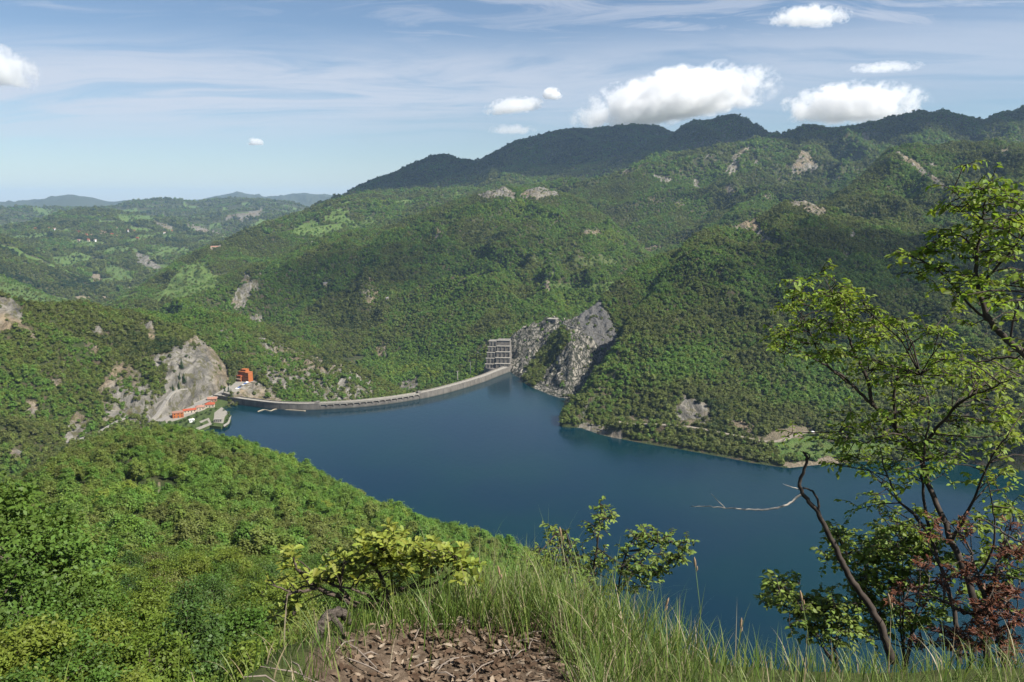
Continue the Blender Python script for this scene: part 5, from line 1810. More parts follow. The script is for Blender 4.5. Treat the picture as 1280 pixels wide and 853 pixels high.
# ------------------------------------------------------------------ grass
def grass_mesh(name, n, weight_px, weight, rin, rout, len_rng, width, mat, seed, dry=0.14, lean=(0.15, 0.75)):
    rg_ = np.random.default_rng(seed)
    px_ = rg_.uniform(weight_px[0], weight_px[-1], n * 4)
    keep = rg_.uniform(0, 1, n * 4) < np.interp(px_, weight_px, weight) / max(weight)
    px_ = px_[keep][:n]
    n = len(px_)
    a = np.arctan2((px_ - 640) / 1000.0, cp - 0.36 * sp)
    re_ = np.interp(a, ea, [q[1] for q in EDGE])
    lo = np.interp(px_, rin[0], rin[1])
    r = re_ + lo + (rout - lo) * rg_.uniform(0, 1, n) ** 1.2
    # tufts
    tuft = rg_.integers(0, max(1, n // 22), n)
    ta, tr = a[tuft], r[tuft]
    pull = rg_.uniform(0.55, 1.0, n)
    a = a + (ta - a) * pull * (np.abs(ta - a) < 0.03)
    r = r + (tr - r) * pull * (np.abs(tr - r) < 0.35)
    x0, y0 = r * np.sin(a), r * np.cos(a)
    z0 = top_z(a, r) - 0.01
    L_ = rg_.uniform(len_rng[0], len_rng[1], n) * rg_.uniform(0.6, 1.0, n)
    L_ = L_ * np.interp(px_, [300, 420, 480, 560, 660, 780, 860, 960, 1300], [0.5, 0.5, 0.55, 0.9, 1.0, 0.92, 0.66, 0.5, 0.55])
    ang = rg_.uniform(0, 2 * np.pi, n)
    ln_ = rg_.uniform(lean[0], lean[1], n)
    droop = rg_.uniform(0.1, 1.1, n) * (L_ / len_rng[1])
    W_ = width * rg_.uniform(0.6, 1.3, n)
    ns = 6
    V = np.zeros((n, ns + 1, 2, 3))
    dirx, diry = np.cos(ang) + 0.35, np.sin(ang)
    dn = np.hypot(dirx, diry)
    dirx, diry = dirx / dn, diry / dn
    # blade faces roughly the viewer with a random turn
    sxx, syy = np.cos(ang + 1.2), np.sin(ang + 1.2) * 0.6
    x, y, z = x0.copy(), y0.copy(), z0.copy()
    th = ln_ * 0.5
    for k in range(ns + 1):
        t = k / ns
        wk = W_ * (1 - t ** 1.7) * (0.75 + 0.5 * np.sin(math.pi * min(t * 1.3, 1)))
        V[:, k, 0] = np.stack([x - sxx * wk / 2, y - syy * wk / 2, z], -1)
        V[:, k, 1] = np.stack([x + sxx * wk / 2, y + syy * wk / 2, z], -1)
        st_ = L_ / ns
        x = x + dirx * np.sin(th) * st_
        y = y + diry * np.sin(th) * st_
        z = z + np.cos(th) * st_
        th = th + (ln_ * 0.18 + droop * 0.42 * t * 1.6)
    idx_ = np.arange(n * (ns + 1) * 2).reshape(n, ns + 1, 2)
    Fq = np.stack([idx_[:, :-1, 0], idx_[:, :-1, 1], idx_[:, 1:, 1], idx_[:, 1:, 0]], -1).reshape(-1, 4)
    o = mesh_np(name, V.reshape(-1, 3), Fq, mat, smooth_=True)
    isdry = (rg_.uniform(0, 1, n) < dry).astype(float)
    vattr(o, 'leaf', np.repeat(rg_.uniform(0, 1, n), (ns + 1) * 2))
    tip = np.tile(np.repeat(np.linspace(0, 1, ns + 1), 2), n)
    vattr(o, 'dry', np.maximum(np.repeat(isdry, (ns + 1) * 2), 0.5 * smooth(0.75, 1.0, tip) * np.repeat(rg_.uniform(0, 1, n), (ns + 1) * 2)))
    return o


b = NB('grass_blades')
rnd = b.attr('leaf').outputs['Fac']
dryf = b.attr('dry').outputs['Fac']
gc = b.ramp(rnd, [(0.0, (0.055, 0.105, 0.018)), (0.5, (0.110, 0.172, 0.030)), (1.0, (0.185, 0.225, 0.052))])
gc = b.mix(dryf, gc, b.mix(rnd, (0.26, 0.20, 0.11), (0.42, 0.36, 0.24)))
d_ = b.bsdf(gc, 0.5, None, 0.3)
t_ = b.n('ShaderNodeBsdfTranslucent', {'Color': gc})
M_GRASS = b.done(b.n('ShaderNodeMixShader', {0: 0.35, 1: d_.outputs[0], 2: t_.outputs[0]}).outputs[0])
g1 = grass_mesh('grass', 9400, [-480, -150, 250, 330, 400, 470, 540, 620, 700, 760, 840, 900, 1000, 1120, 1300, 1450, 1750],
                [0.5, 0.1, 0.1, 0.14, 0.40, 0.42, 0.80, 1.1, 1.5, 1.7, 1.1, 0.62, 0.42, 0.42, 0.5, 0.5, 0.5],
                ([0, 360, 400, 560, 690, 740, 800, 1300], [-0.7, -0.35, -0.06, -0.02, -0.05, -0.6, -0.9, -1.3]), 0.75, (0.16, 0.46), 0.0037, M_GRASS, 31, 0.15)
tag(g1, kind='stuff')
g2 = grass_mesh('tall_grass', 1500, [330, 420, 560, 700, 800, 900, 1000, 1150, 1300], [0.3, 0.3, 0.9, 1.3, 1.4, 1.0, 0.8, 0.9, 1.0], ([300, 370, 400, 700, 760, 1300], [-0.5, -0.4, 0.0, 0.0, -0.5, -0.6]), 0.5, (0.30, 0.62), 0.0046, M_GRASS, 32, 0.2, (0.1, 0.9))
tag(g2, kind='stuff')

# ------------------------------------------------------------------ leaf litter
OAK = [(0, 0.0), (0.10, 0.10), (0.16, 0.22), (0.11, 0.30), (0.24, 0.42), (0.16, 0.50), (0.27, 0.62), (0.17, 0.70), (0.22, 0.82), (0.10, 0.90), (0.0, 1.0)]


def oak_leaf():
    """lobed outline as three strips: left edge, midrib, right edge (unit length)"""
    V, Fq = [], []
    for w_, t in OAK:
        V += [(-w_, t, 0), (0, t, 0), (w_, t, 0)]
    n = len(OAK)
    for i in range(n - 1):
        Fq += [(3 * i, 3 * i + 1, 3 * i + 4, 3 * i + 3), (3 * i + 1, 3 * i + 2, 3 * i + 5, 3 * i + 4)]
    return np.array(V, float), np.array(Fq)


def blade_leaf(w=0.30):
    V, Fq = [], []
    prof = [(0.02, 0), (0.62, 0.18), (1.0, 0.42), (0.78, 0.68), (0.32, 0.88), (0.0, 1.0)]
    for w_, t in prof:
        V += [(-w_ * w, t, 0), (0, t, 0), (w_ * w, t, 0)]
    for i in range(len(prof) - 1):
        Fq += [(3 * i, 3 * i + 1, 3 * i + 4, 3 * i + 3), (3 * i + 1, 3 * i + 2, 3 * i + 5, 3 * i + 4)]
    return np.array(V, float), np.array(Fq)


def scatter_leaves(shape, pos, yaw, pitch, roll, size, curl, fold):
    """place bent copies of one leaf; arrays of n -> V, F"""
    V0, F0 = shape
    n = len(pos)
    x = V0[None, :, 0] * np.ones((n, 1))
    t = V0[None, :, 1] * np.ones((n, 1))
    z = np.abs(x) * fold[:, None] - curl[:, None] * t * t * 0.5 + curl[:, None] * 0.25 * t
    co, so_ = np.cos(roll)[:, None], np.sin(roll)[:, None]
    x, z = x * co + z * so_, -x * so_ + z * co
    cpi, spi = np.cos(pitch)[:, None], np.sin(pitch)[:, None]
    yv, z = t * cpi - z * spi, t * spi + z * cpi
    cyw, syw = np.cos(yaw)[:, None], np.sin(yaw)[:, None]
    xv, yv = x * cyw - yv * syw, x * syw + yv * cyw
    V = np.stack([xv, yv, z], -1) * size[:, None, None] + pos[:, None, :]
    Fq = F0[None] + (np.arange(n) * len(V0))[:, None, None]
    return V.reshape(-1, 3), Fq.reshape(-1, 4), len(V0)


rl = np.random.default_rng(41)
n = 2600
pxl = rl.triangular(370, 630, 755, n)
al = np.arctan2((pxl - 640) / 1000.0, cp - 0.36 * sp)
rel = np.interp(al, ea, [q[1] for q in EDGE])
rr_ = rel + 0.12 - rl.uniform(0, 1.35, n)
xl, yl = rr_ * np.sin(al), rr_ * np.cos(al)
zl = top_z(al, rr_) + rl.uniform(0.002, 0.022, n)
V, Fq, k = scatter_leaves(oak_leaf(), np.stack([xl, yl, zl], -1), rl.uniform(0, 6.28, n), rl.normal(0.04, 0.24, n), rl.normal(0, 0.28, n), rl.uniform(0.015, 0.048, n), rl.normal(0.25, 0.6, n), rl.normal(0.15, 0.4, n))
b = NB('dead_leaves')
rnd = b.attr('leaf').outputs['Fac']
nn = b.noise(60, 4, 0.6, b.pos())
lc = b.ramp(rnd, [(0.0, (0.055, 0.034, 0.021)), (0.4, (0.110, 0.074, 0.048)), (0.8, (0.190, 0.140, 0.096)), (1.0, (0.34, 0.28, 0.21))])
lc = b.mix(b.mrange(nn, 0.35, 0.7, 0, 0.35), lc, (0.06, 0.035, 0.022))
d_ = b.bsdf(lc, 0.8, None, 0.15)
t_ = b.n('ShaderNodeBsdfTranslucent', {'Color': lc})
M_DEAD = b.done(b.n('ShaderNodeMixShader', {0: 0.15, 1: d_.outputs[0], 2: t_.outputs[0]}).outputs[0])
lit = mesh_np('leaf_litter', V, Fq, M_DEAD, smooth_=True)
vattr(lit, 'leaf', np.repeat(rl.uniform(0, 1, n), k))
tag(lit, kind='stuff')
# a few dead twigs among the litter
tw = []
for _ in range(60):
    pxk = rl.uniform(350, 760)
    a = math.atan2((pxk - 640) / 1000.0, cp - 0.36 * sp)
    r = float(np.interp(a, ea, [q[1] for q in EDGE])) + rl.uniform(-1.1, 0.1)
    x, y = r * math.sin(a), r * math.cos(a)
    g = rl.uniform(0, 6.28)
    L_ = rl.uniform(0.05, 0.22)
    p2 = (x + L_ * math.cos(g), y + L_ * math.sin(g))
    tw.append(([(x, y, topz1(x, y) + 0.012), ((x + p2[0]) / 2, (y + p2[1]) / 2, topz1((x + p2[0]) / 2, (y + p2[1]) / 2) + 0.03), (p2[0], p2[1], topz1(*p2) + 0.02)], [0.003, 0.003, 0.0015]))
M_TWIG = plain('dead_twig', (0.17, 0.14, 0.115), 0.9, 0.3, 40, 0.1)
tag(tube_mesh('twig_litter', tw, M_TWIG, None, 5), kind='stuff')


# ------------------------------------------------------------------ shrubs and trees close by
def px3(px, py, r):
    return xyz(P(px, py, r))


class Plant:
    """branches drawn through photo points at a given range, twigs and leaves round cluster centres"""
    def __init__(self, name, label, cat, seed, group=None):
        self.rng = np.random.default_rng(seed)
        self.name, self.label, self.cat, self.group = name, label, cat, group
        self.br, self.tw, self.leaf = [], [], []
        self.nodes, self.pale = [], []

    def branch(self, pts, r0, r1, wob=0.0, pale=False):
        ps = [px3(*q) for q in pts]
        sm = smooth_line(ps, max(8, 6 * (len(ps) - 1)), 1)
        if wob:
            sm = [q + Vector(self.rng.normal(0, wob, 3)) for q in sm]
        n = len(sm)
        (self.pale if pale else self.br).append((sm, [r0 + (r1 - r0) * i / (n - 1) for i in range(n)]))
        self.nodes += sm
        return sm

    def spray(self, c, ntw, reach, nl, droop=0.2, flat=0.5, link=True, upw=0.25):
        c = px3(*c) if not isinstance(c, Vector) else c
        if link and self.nodes:
            k = min(self.nodes, key=lambda q: (q - c).length + 0.6 * max(0, q.z - c.z))
            m = k.lerp(c, 0.5) + Vector((0, 0, 0.04 * (c - k).length)) + Vector(self.rng.normal(0, 0.04 * (c - k).length + 1e-4, 3))
            rr0 = min(0.010, 0.0035 + 0.004 * (c - k).length)
            self.tw.append(([k, m, c], [rr0, rr0 * 0.75, 0.003]))
        for _ in range(ntw):
            d = Vector(self.rng.normal(0, 1, 3))
            d.z = d.z * flat + upw
            d.normalize()
            L_ = reach * self.rng.uniform(0.6, 1.2)
            e = c + d * L_ - Vector((0, 0, droop * L_ * 0.5))
            m = c + d * L_ * 0.5 + Vector((0, 0, 0.03 * L_))
            self.tw.append(([c, m, e], [0.0026, 0.002, 0.001]))
            for q in range(nl):
                t = (q + 0.5 + self.rng.uniform(-0.3, 0.3)) / nl
                t = 0.15 + 0.87 * t
                pos = c.lerp(m, t * 2) if t < 0.5 else m.lerp(e, t * 2 - 1)
                side = 1 if q % 2 else -1
                self.leaf.append((pos, math.atan2(d.y, d.x) - math.pi / 2 + side * self.rng.uniform(0.4, 1.2), self.rng.normal(-droop, 0.35), self.rng.normal(0, 0.4)))

    def rosette(self, c, nl, size_up=0.4):
        c = px3(*c) if not isinstance(c, Vector) else c
        y0 = self.rng.uniform(0, 6.28)
        for q in range(nl):
            self.leaf.append((c, y0 + 6.28 * q / nl + self.rng.normal(0, 0.3), self.rng.normal(size_up, 0.4), self.rng.normal(0, 0.3)))

    def finish(self, shape, size, mat_leaf, mat_bark, foliage='foliage', curl=(0.3, 0.3), fold=(0.35, 0.2)):
        base_ = self.br[0][0][0] if self.br else self.leaf[0][0]
        root = empty(self.name, tuple(base_))
        tag(root, self.label, self.cat, self.group)

        def loc(tubes):
            return [([q - base_ for q in ps], rs) for ps, rs in tubes]
        if self.br:
            tube_mesh('trunk' if self.cat == 'tree' else 'stem', loc(self.br), mat_bark, root, 7)
        if self.pale:
            tube_mesh('pale_twig', loc(self.pale), M_PALETWIG, root, 6)
        if self.tw:
            tube_mesh('twigs', loc(self.tw), mat_bark, root, 4)
        if self.leaf:
            n = len(self.leaf)
            pos = np.array([tuple(q[0] - base_) for q in self.leaf])
            V, Fq, k = scatter_leaves(shape, pos, np.array([q[1] for q in self.leaf]), np.array([q[2] for q in self.leaf]), np.array([q[3] for q in self.leaf]),
                                      size * self.rng.uniform(0.55, 1.2, n), self.rng.normal(curl[0], curl[1], n), self.rng.normal(fold[0], fold[1], n))
            o = mesh_np(foliage, V, Fq, mat_leaf, root, smooth_=True)
            vattr(o, 'leaf', np.repeat(self.rng.uniform(0, 1, n), k))
        return root


M_OAKLEAF = leaf_mat('oak_leaf', [(0.0, (0.150, 0.195, 0.028)), (1.0, (0.240, 0.260, 0.045))], 0.35, 9.0, 0.3)
M_HORN = leaf_mat('hornbeam_leaf', [(0.0, (0.118, 0.190, 0.024)), (1.0, (0.205, 0.270, 0.038))], 0.5, 2.0, 0.35)
M_SHRUB = leaf_mat('shrub_leaf', [(0.0, (0.095, 0.150, 0.028)), (1.0, (0.165, 0.215, 0.042))], 0.35, 4.0, 0.35)
M_UNDER = leaf_mat('undergrowth_leaf', [(0.0, (0.080, 0.135, 0.022)), (1.0, (0.150, 0.200, 0.030))], 0.35, 3.0, 0.35)
M_DEADN = leaf_mat('dead_needles', [(0.0, (0.062, 0.022, 0.011)), (1.0, (0.125, 0.046, 0.022))], 0.15, 8.0, 0.4)
M_OAKBARK = plain('oak_bark', (0.085, 0.066, 0.052), 0.95, 0.5, 30, 0.1, bump=0.6)
M_DARKBARK = plain('dark_bark', (0.045, 0.036, 0.030), 0.9, 0.45, 18, 0.15)
M_PALETWIG = plain('pale_twig', (0.30, 0.27, 0.235), 0.9, 0.2, 25, 0.1)
M_GREYWOOD = plain('weathered_wood', (0.10, 0.083, 0.069), 0.95, 0.75, 34, 0.1, bump=1.0)

# --- dwarf oak
R0 = 3.45
ok_ = Plant('dwarf_oak', 'stunted dwarf oak with yellow-green lobed leaves leaning over the bare hilltop', 'shrub', 51)
b1 = ok_.branch([(526, 816, 3.2), (515, 793, 3.28), (497, 772, 3.38), (484, 758, 3.45)], 0.030, 0.021, 0.003)
ok_.branch([(484, 758, 3.45), (462, 758, 3.45), (440, 754, 3.42), (420, 745, 3.4), (398, 735, 3.38), (380, 720, 3.36), (366, 704, 3.36)], 0.019, 0.006, 0.003)
ok_.branch([(484, 758, 3.45), (484, 743, 3.48), (497, 738, 3.5), (512, 734, 3.52), (530, 724, 3.52), (545, 710, 3.5), (560, 698, 3.5)], 0.018, 0.006, 0.003)
ok_.branch([(512, 734, 3.52), (535, 733, 3.5), (556, 722, 3.48), (575, 712, 3.46)], 0.009, 0.004, 0.002)
ok_.branch([(484, 743, 3.48), (478, 725, 3.5), (470, 708, 3.5), (474, 690, 3.5)], 0.012, 0.004, 0.002)
ok_.branch([(470, 708, 3.5), (455, 700, 3.48), (440, 703, 3.46)], 0.008, 0.004, 0.002)
ok_.branch([(440, 754, 3.42), (428, 738, 3.42), (410, 728, 3.42), (398, 722, 3.4)], 0.009, 0.004, 0.002)
ok_.branch([(398, 735, 3.38), (385, 738, 3.36), (365, 742, 3.34), (356, 752, 3.33), (358, 778, 3.3)], 0.008, 0.003, 0.002)
ok_.branch([(366, 742, 3.34), (350, 735, 3.34), (333, 729, 3.34)], 0.005, 0.002, 0.001)
ok_.branch([(484, 758, 3.45), (466, 748, 3.4), (445, 738, 3.38), (425, 733, 3.37)], 0.009, 0.004, 0.002)
clus = [(458, 684, 22), (480, 676, 20), (496, 668, 15), (505, 690, 24), (522, 702, 22), (470, 700, 24), (440, 706, 22), (424, 714, 20), (410, 722, 14), (560, 690, 18), (574, 684, 12), (580, 699, 14), (548, 702, 18),
        (538, 688, 16), (362, 690, 13), (372, 702, 12), (354, 738, 13), (365, 753, 12), (359, 779, 12), (346, 768, 10), (583, 726, 12), (470, 738, 12), (392, 725, 14), (500, 716, 22), (535, 716, 16), (450, 722, 16),
        (568, 712, 14), (486, 700, 26), (376, 735, 12), (520, 684, 16), (430, 700, 14), (590, 708, 8)]
for x_, y_, r_ in clus:
    for _ in range(max(3, int(r_ * r_ / 33))):
        q = (x_ + ok_.rng.normal(0, r_ * 0.5), y_ + ok_.rng.normal(0, r_ * 0.38), 3.44 + ok_.rng.normal(0, 0.09))
        c = px3(*q)
        if ok_.rng.uniform() < 0.5:
            k = min(ok_.nodes, key=lambda u: (u - c).length)
            ok_.tw.append(([k, k.lerp(c, 0.5) + Vector((0, 0, 0.01)), c], [0.0035, 0.003, 0.0018]))
        ok_.rosette(c, int(ok_.rng.integers(6, 9)), 0.35)
ok_.finish(oak_leaf(), 0.043, M_OAKLEAF, M_OAKBARK, curl=(0.3, 0.3), fold=(0.3, 0.25))

# --- weathered stump
sp_ = [px3(386, 836, 2.95), px3(390, 815, 2.95), px3(396, 795, 2.96), px3(404, 778, 2.98), px3(413, 768, 3.0), px3(424, 765, 3.03), px3(432, 770, 3.06), px3(436, 780, 3.08)]
sl = smooth_line(sp_, 42, 2)
stp = empty('stump', tuple(sl[0]))
tag(stp, 'gnarled grey weathered stump arching over at the left edge of the leaf litter', 'stump')
nst = len(sl)
srn = np.random.default_rng(8)
rad_ = [0.026 - 0.012 * (i / nst) + 0.003 * math.sin(i * 0.9) + srn.normal(0, 0.0015) for i in range(nst)]
o = tube_mesh('trunk', [([q - sl[0] for q in sl], rad_)], M_GREYWOOD, stp, 14)
me = o.data
for v in me.vertices:
    d = v.co
    nz = perlin(np.array([d.x * 60 + d.z * 8]), np.array([d.y * 60]))[0]
    v.co = d + Vector((nz, nz * 0.6, nz * 0.4)) * 0.006
tube_mesh('root', [([Vector((0, 0, 0.05)), Vector((0.07, -0.03, 0.02)), Vector((0.16, -0.03, -0.03))], [0.026, 0.018, 0.008]), ([Vector((-0.01, 0, 0.06)), Vector((-0.06, 0.02, 0.0)), Vector((-0.10, 0.05, -0.10))], [0.024, 0.016, 0.008]),
                   ([sl[24] - sl[0], sl[26] - sl[0] + Vector((0.03, -0.02, -0.05)), sl[28] - sl[0] + Vector((0.05, -0.03, -0.12))], [0.014, 0.012, 0.008])], M_GREYWOOD, stp, 8)

# --- leafy shrub in the middle
sh = Plant('leafy_shrub', 'fresh green ovate-leaved shrub rising behind the long grass against the lake', 'shrub', 61)
sh.branch([(742, 830, 3.9), (744, 770, 4.1), (742, 720, 4.2), (746, 685, 4.2), (751, 640, 4.2)], 0.012, 0.003, 0.002)
sh.branch([(744, 770, 4.1), (720, 730, 4.1), (705, 695, 4.1), (697, 664, 4.1)], 0.008, 0.002, 0.002)
sh.branch([(744, 800, 4.0), (770, 750, 4.2), (792, 715, 4.3), (812, 690, 4.35), (826, 676, 4.35), (852, 684, 4.35)], 0.010, 0.002, 0.002)
sh.branch([(730, 800, 4.0), (700, 745, 4.1), (675, 715, 4.1), (655, 702, 4.1)], 0.008, 0.002, 0.002)
for x_, y_ in ((662, 696), (676, 692), (690, 694), (704, 688), (716, 692), (668, 712), (684, 716), (700, 714), (716, 712), (655, 718), (728, 704), (740, 724), (726, 732), (706, 738), (686, 738)):
    for _ in range(2):
        sh.spray((x_ + sh.rng.normal(0, 5), y_ + sh.rng.normal(0, 5), 4.0 + sh.rng.normal(0, 0.1)), 3, 0.075, 7, 0.15, 0.7)
sh.branch([(770, 750, 4.2), (780, 700, 4.25), (795, 668, 4.3)], 0.006, 0.002, 0.002)
sh.branch([(792, 715, 4.3), (815, 720, 4.3), (835, 705, 4.3)], 0.005, 0.002, 0.002)
for x_, y_, n_ in ((751, 634, 2), (756, 645, 2), (748, 658, 2), (742, 668, 2), (762, 652, 1), (697, 662, 2), (705, 672, 2), (690, 674, 1), (735, 690, 3), (720, 700, 3), (705, 702, 3), (690, 706, 3), (672, 706, 3), (658, 702, 2), (664, 716, 2),
                   (745, 705, 3), (755, 695, 2), (728, 716, 3), (700, 722, 3), (784, 700, 3), (792, 682, 3), (800, 666, 3), (812, 676, 3), (824, 672, 3), (838, 680, 3), (852, 682, 2), (846, 694, 2), (832, 700, 2), (815, 706, 3), (800, 712, 3),
                   (790, 722, 2), (812, 724, 2), (826, 716, 2), (775, 716, 2), (770, 735, 2), (745, 740, 3), (715, 745, 2), (806, 740, 2), (818, 664, 2), (680, 735, 2), (660, 730, 2)):
    for _ in range(n_):
        sh.spray((x_ + sh.rng.normal(0, 6), y_ + sh.rng.normal(0, 5), 4.2 + sh.rng.normal(0, 0.14)), 4, 0.075, 7, 0.15, 0.7)
sh.finish(blade_leaf(0.26), 0.029, M_SHRUB, M_DARKBARK)

# --- dead bare stem on the right
ds = Plant('bare_stem', 'dark dead sapling, leafless, with one long pale twig reaching left over the lake', 'tree', 71)
ds.branch([(1116, 830, 5.0), (1104, 790, 5.05), (1086, 756, 5.1), (1067, 728, 5.1), (1050, 697, 5.12), (1036, 668, 5.15), (1022, 640, 5.15), (1003, 617, 5.15), (1001, 598, 5.15), (1009, 576, 5.15), (1005, 566, 5.15)], 0.026, 0.007, 0.004)
ds.branch([(1022, 642, 5.15), (1023, 628, 5.15), (1015, 614, 5.15), (1004, 610, 5.15)], 0.009, 0.005, 0.002)
ds.branch([(1009, 576, 5.15), (1012, 569, 5.15), (1000, 564, 5.15)], 0.005, 0.002, 0.001)
ds.branch([(1003, 617, 5.15), (984, 631, 5.1), (960, 637, 5.0), (936, 637, 4.95), (906, 635, 4.9), (880, 633, 4.9), (864, 634, 4.9)], 0.0075, 0.002, 0.002, True)
ds.branch([(906, 635, 4.9), (897, 626, 4.9), (889, 617, 4.9)], 0.003, 0.001, 0.001, True)
ds.branch([(1000, 612, 5.15), (986, 608, 5.1), (978, 605, 5.1)], 0.004, 0.001, 0.001, True)
ds.finish(blade_leaf(), 0.04, M_HORN, M_DARKBARK)

# --- the hornbeam on the right
hb = Plant('hornbeam_tree', 'slender leaning tree with thin dark stems and airy fresh leaves over the right shore', 'tree', 81)
main = [(1240, 850, 5.2), (1228, 790, 5.3), (1212, 730, 5.45), (1190, 676, 5.6), (1167, 622, 5.75), (1148, 568, 5.85), (1121, 537, 5.9), (1091, 507, 5.95), (1067, 483, 6.0), (1037, 460, 6.05), (1012, 445, 6.1), (990, 435, 6.1)]
hb.branch(main, 0.025, 0.004, 0.004)
hb.branch([(1200, 830, 5.3), (1196, 780, 5.4), (1182, 728, 5.5), (1163, 668, 5.6), (1154, 614, 5.6), (1156, 560, 5.6), (1162, 510, 5.6), (1150, 470, 5.6)], 0.017, 0.003, 0.004)
hb.branch([(1163, 668, 5.6), (1140, 640, 5.6), (1122, 625, 5.6), (1108, 590, 5.6), (1100, 560, 5.6)], 0.012, 0.003, 0.003)
hb.branch([(1091, 507, 5.95), (1082, 470, 6.0), (1068, 440, 6.0), (1060, 412, 6.0), (1048, 385, 6.0), (1036, 360, 6.0)], 0.014, 0.003, 0.003)
hb.branch([(1068, 440, 6.0), (1080, 420, 6.0), (1092, 400, 6.0)], 0.006, 0.002, 0.002)
hb.branch([(1067, 483, 6.0), (1040, 462, 6.0), (1018, 430, 6.0), (1006, 400, 6.0), (990, 380, 6.0)], 0.009, 0.002, 0.003)
hb.branch([(1121, 537, 5.9), (1118, 500, 5.9), (1125, 460, 5.9), (1140, 430, 5.9), (1165, 415, 5.9)], 0.012, 0.003, 0.003)
hb.branch([(1148, 568, 5.85), (1175, 530, 5.8), (1205, 500, 5.7), (1240, 485, 5.6), (1275, 470, 5.5)], 0.012, 0.003, 0.003)
hb.branch([(1148, 566, 5.85), (1130, 545, 5.8), (1100, 545, 5.7), (1078, 555, 5.7), (1050, 540, 5.7)], 0.009, 0.002, 0.003)
hb.branch([(1190, 676, 5.6), (1215, 630, 5.5), (1235, 580, 5.4), (1262, 540, 5.3)], 0.011, 0.003, 0.003)
hb.branch([(1212, 730, 5.45), (1240, 690, 5.4), (1242, 640, 5.4), (1232, 590, 5.4)], 0.009, 0.002, 0.003)
for x_, y_, sx_, sy_, n_ in ((1000, 380, 22, 14, 8), (1030, 362, 16, 12, 8), (1060, 378, 18, 14, 9), (1088, 398, 14, 10, 6), (1000, 412, 22, 12, 7), (1040, 400, 22, 14, 8), (1072, 424, 22, 12, 7), (1108, 432, 24, 12, 7),
                             (1150, 412, 26, 12, 8), (990, 432, 14, 8, 4), (1030, 440, 20, 12, 5), (1110, 470, 26, 14, 7), (1160, 462, 30, 16, 8), (1210, 470, 28, 18, 9), (1255, 490, 24, 18, 8), (1130, 505, 26, 14, 7),
                             (1190, 520, 30, 16, 8), (1240, 540, 26, 18, 8), (1080, 550, 26, 12, 8), (1110, 575, 26, 16, 8), (1150, 590, 26, 14, 6), (1060, 575, 18, 10, 4), (1200, 570, 28, 18, 7), (1262, 580, 18, 20, 5), (1098, 610, 22, 14, 5),
                             (1140, 640, 24, 16, 4), (1235, 640, 24, 18, 4), (1045, 545, 16, 8, 3), (1175, 440, 24, 14, 5), (1095, 520, 20, 10, 3)):
    for _ in range(n_):
        hb.spray((x_ + hb.rng.normal(0, sx_), y_ + hb.rng.normal(0, sy_), 5.75 + hb.rng.normal(0, 0.3)), 4, 0.15, 8, 0.3, 0.4)
hb.finish(blade_leaf(0.27), 0.041, M_HORN, M_DARKBARK, curl=(0.4, 0.3))

# --- second tree, its trunk outside the frame on the right
h2 = Plant('hornbeam_tree', 'leafy tree whose branches enter from the right edge above the ridge line', 'tree', 91)
h2.branch([(1420, 900, 4.6), (1400, 740, 4.8), (1375, 600, 4.9), (1340, 510, 5.0), (1300, 460, 5.05), (1262, 428, 5.1), (1240, 405, 5.1), (1222, 360, 5.1), (1222, 315, 5.1), (1228, 275, 5.1), (1232, 240, 5.1)], 0.032, 0.003, 0.004)
h2.branch([(1300, 460, 5.05), (1265, 448, 5.05), (1235, 450, 5.05), (1200, 456, 5.05)], 0.010, 0.002, 0.003)
h2.branch([(1240, 405, 5.1), (1215, 385, 5.1), (1185, 350, 5.1), (1160, 330, 5.1), (1130, 318, 5.1), (1108, 310, 5.1)], 0.008, 0.001, 0.002)
h2.branch([(1222, 360, 5.1), (1250, 330, 5.05), (1275, 300, 5.0), (1300, 270, 5.0)], 0.008, 0.002, 0.002)
h2.branch([(1222, 315, 5.1), (1200, 295, 5.1), (1170, 300, 5.1), (1145, 320, 5.1)], 0.005, 0.001, 0.002)
h2.branch([(1228, 275, 5.1), (1210, 255, 5.1), (1190, 240, 5.1)], 0.004, 0.001, 0.002)
h2.branch([(1262, 428, 5.1), (1270, 390, 5.05), (1285, 360, 5.0)], 0.007, 0.002, 0.002)
for x_, y_, sx_, sy_, n_ in ((1200, 240, 10, 5, 4), (1230, 240, 12, 8, 6), (1260, 240, 14, 6, 6), (1205, 262, 14, 8, 5), (1245, 270, 20, 10, 9), (1275, 285, 12, 14, 7), (1190, 295, 16, 8, 6), (1160, 305, 14, 8, 5), (1142, 322, 10, 6, 4),
                             (1215, 310, 20, 10, 8), (1255, 315, 20, 12, 9), (1180, 330, 20, 10, 6), (1230, 345, 22, 12, 8), (1270, 350, 14, 14, 7), (1200, 365, 18, 10, 5), (1245, 385, 22, 12, 7), (1275, 410, 12, 14, 5), (1205, 205, 3, 3, 1)):
    for _ in range(n_):
        h2.spray((x_ + h2.rng.normal(0, sx_), y_ + h2.rng.normal(0, sy_), 5.1 + h2.rng.normal(0, 0.22)), 3, 0.12, 7, 0.35, 0.4)
h2.finish(blade_leaf(0.27), 0.041, M_HORN, M_DARKBARK, curl=(0.4, 0.3))

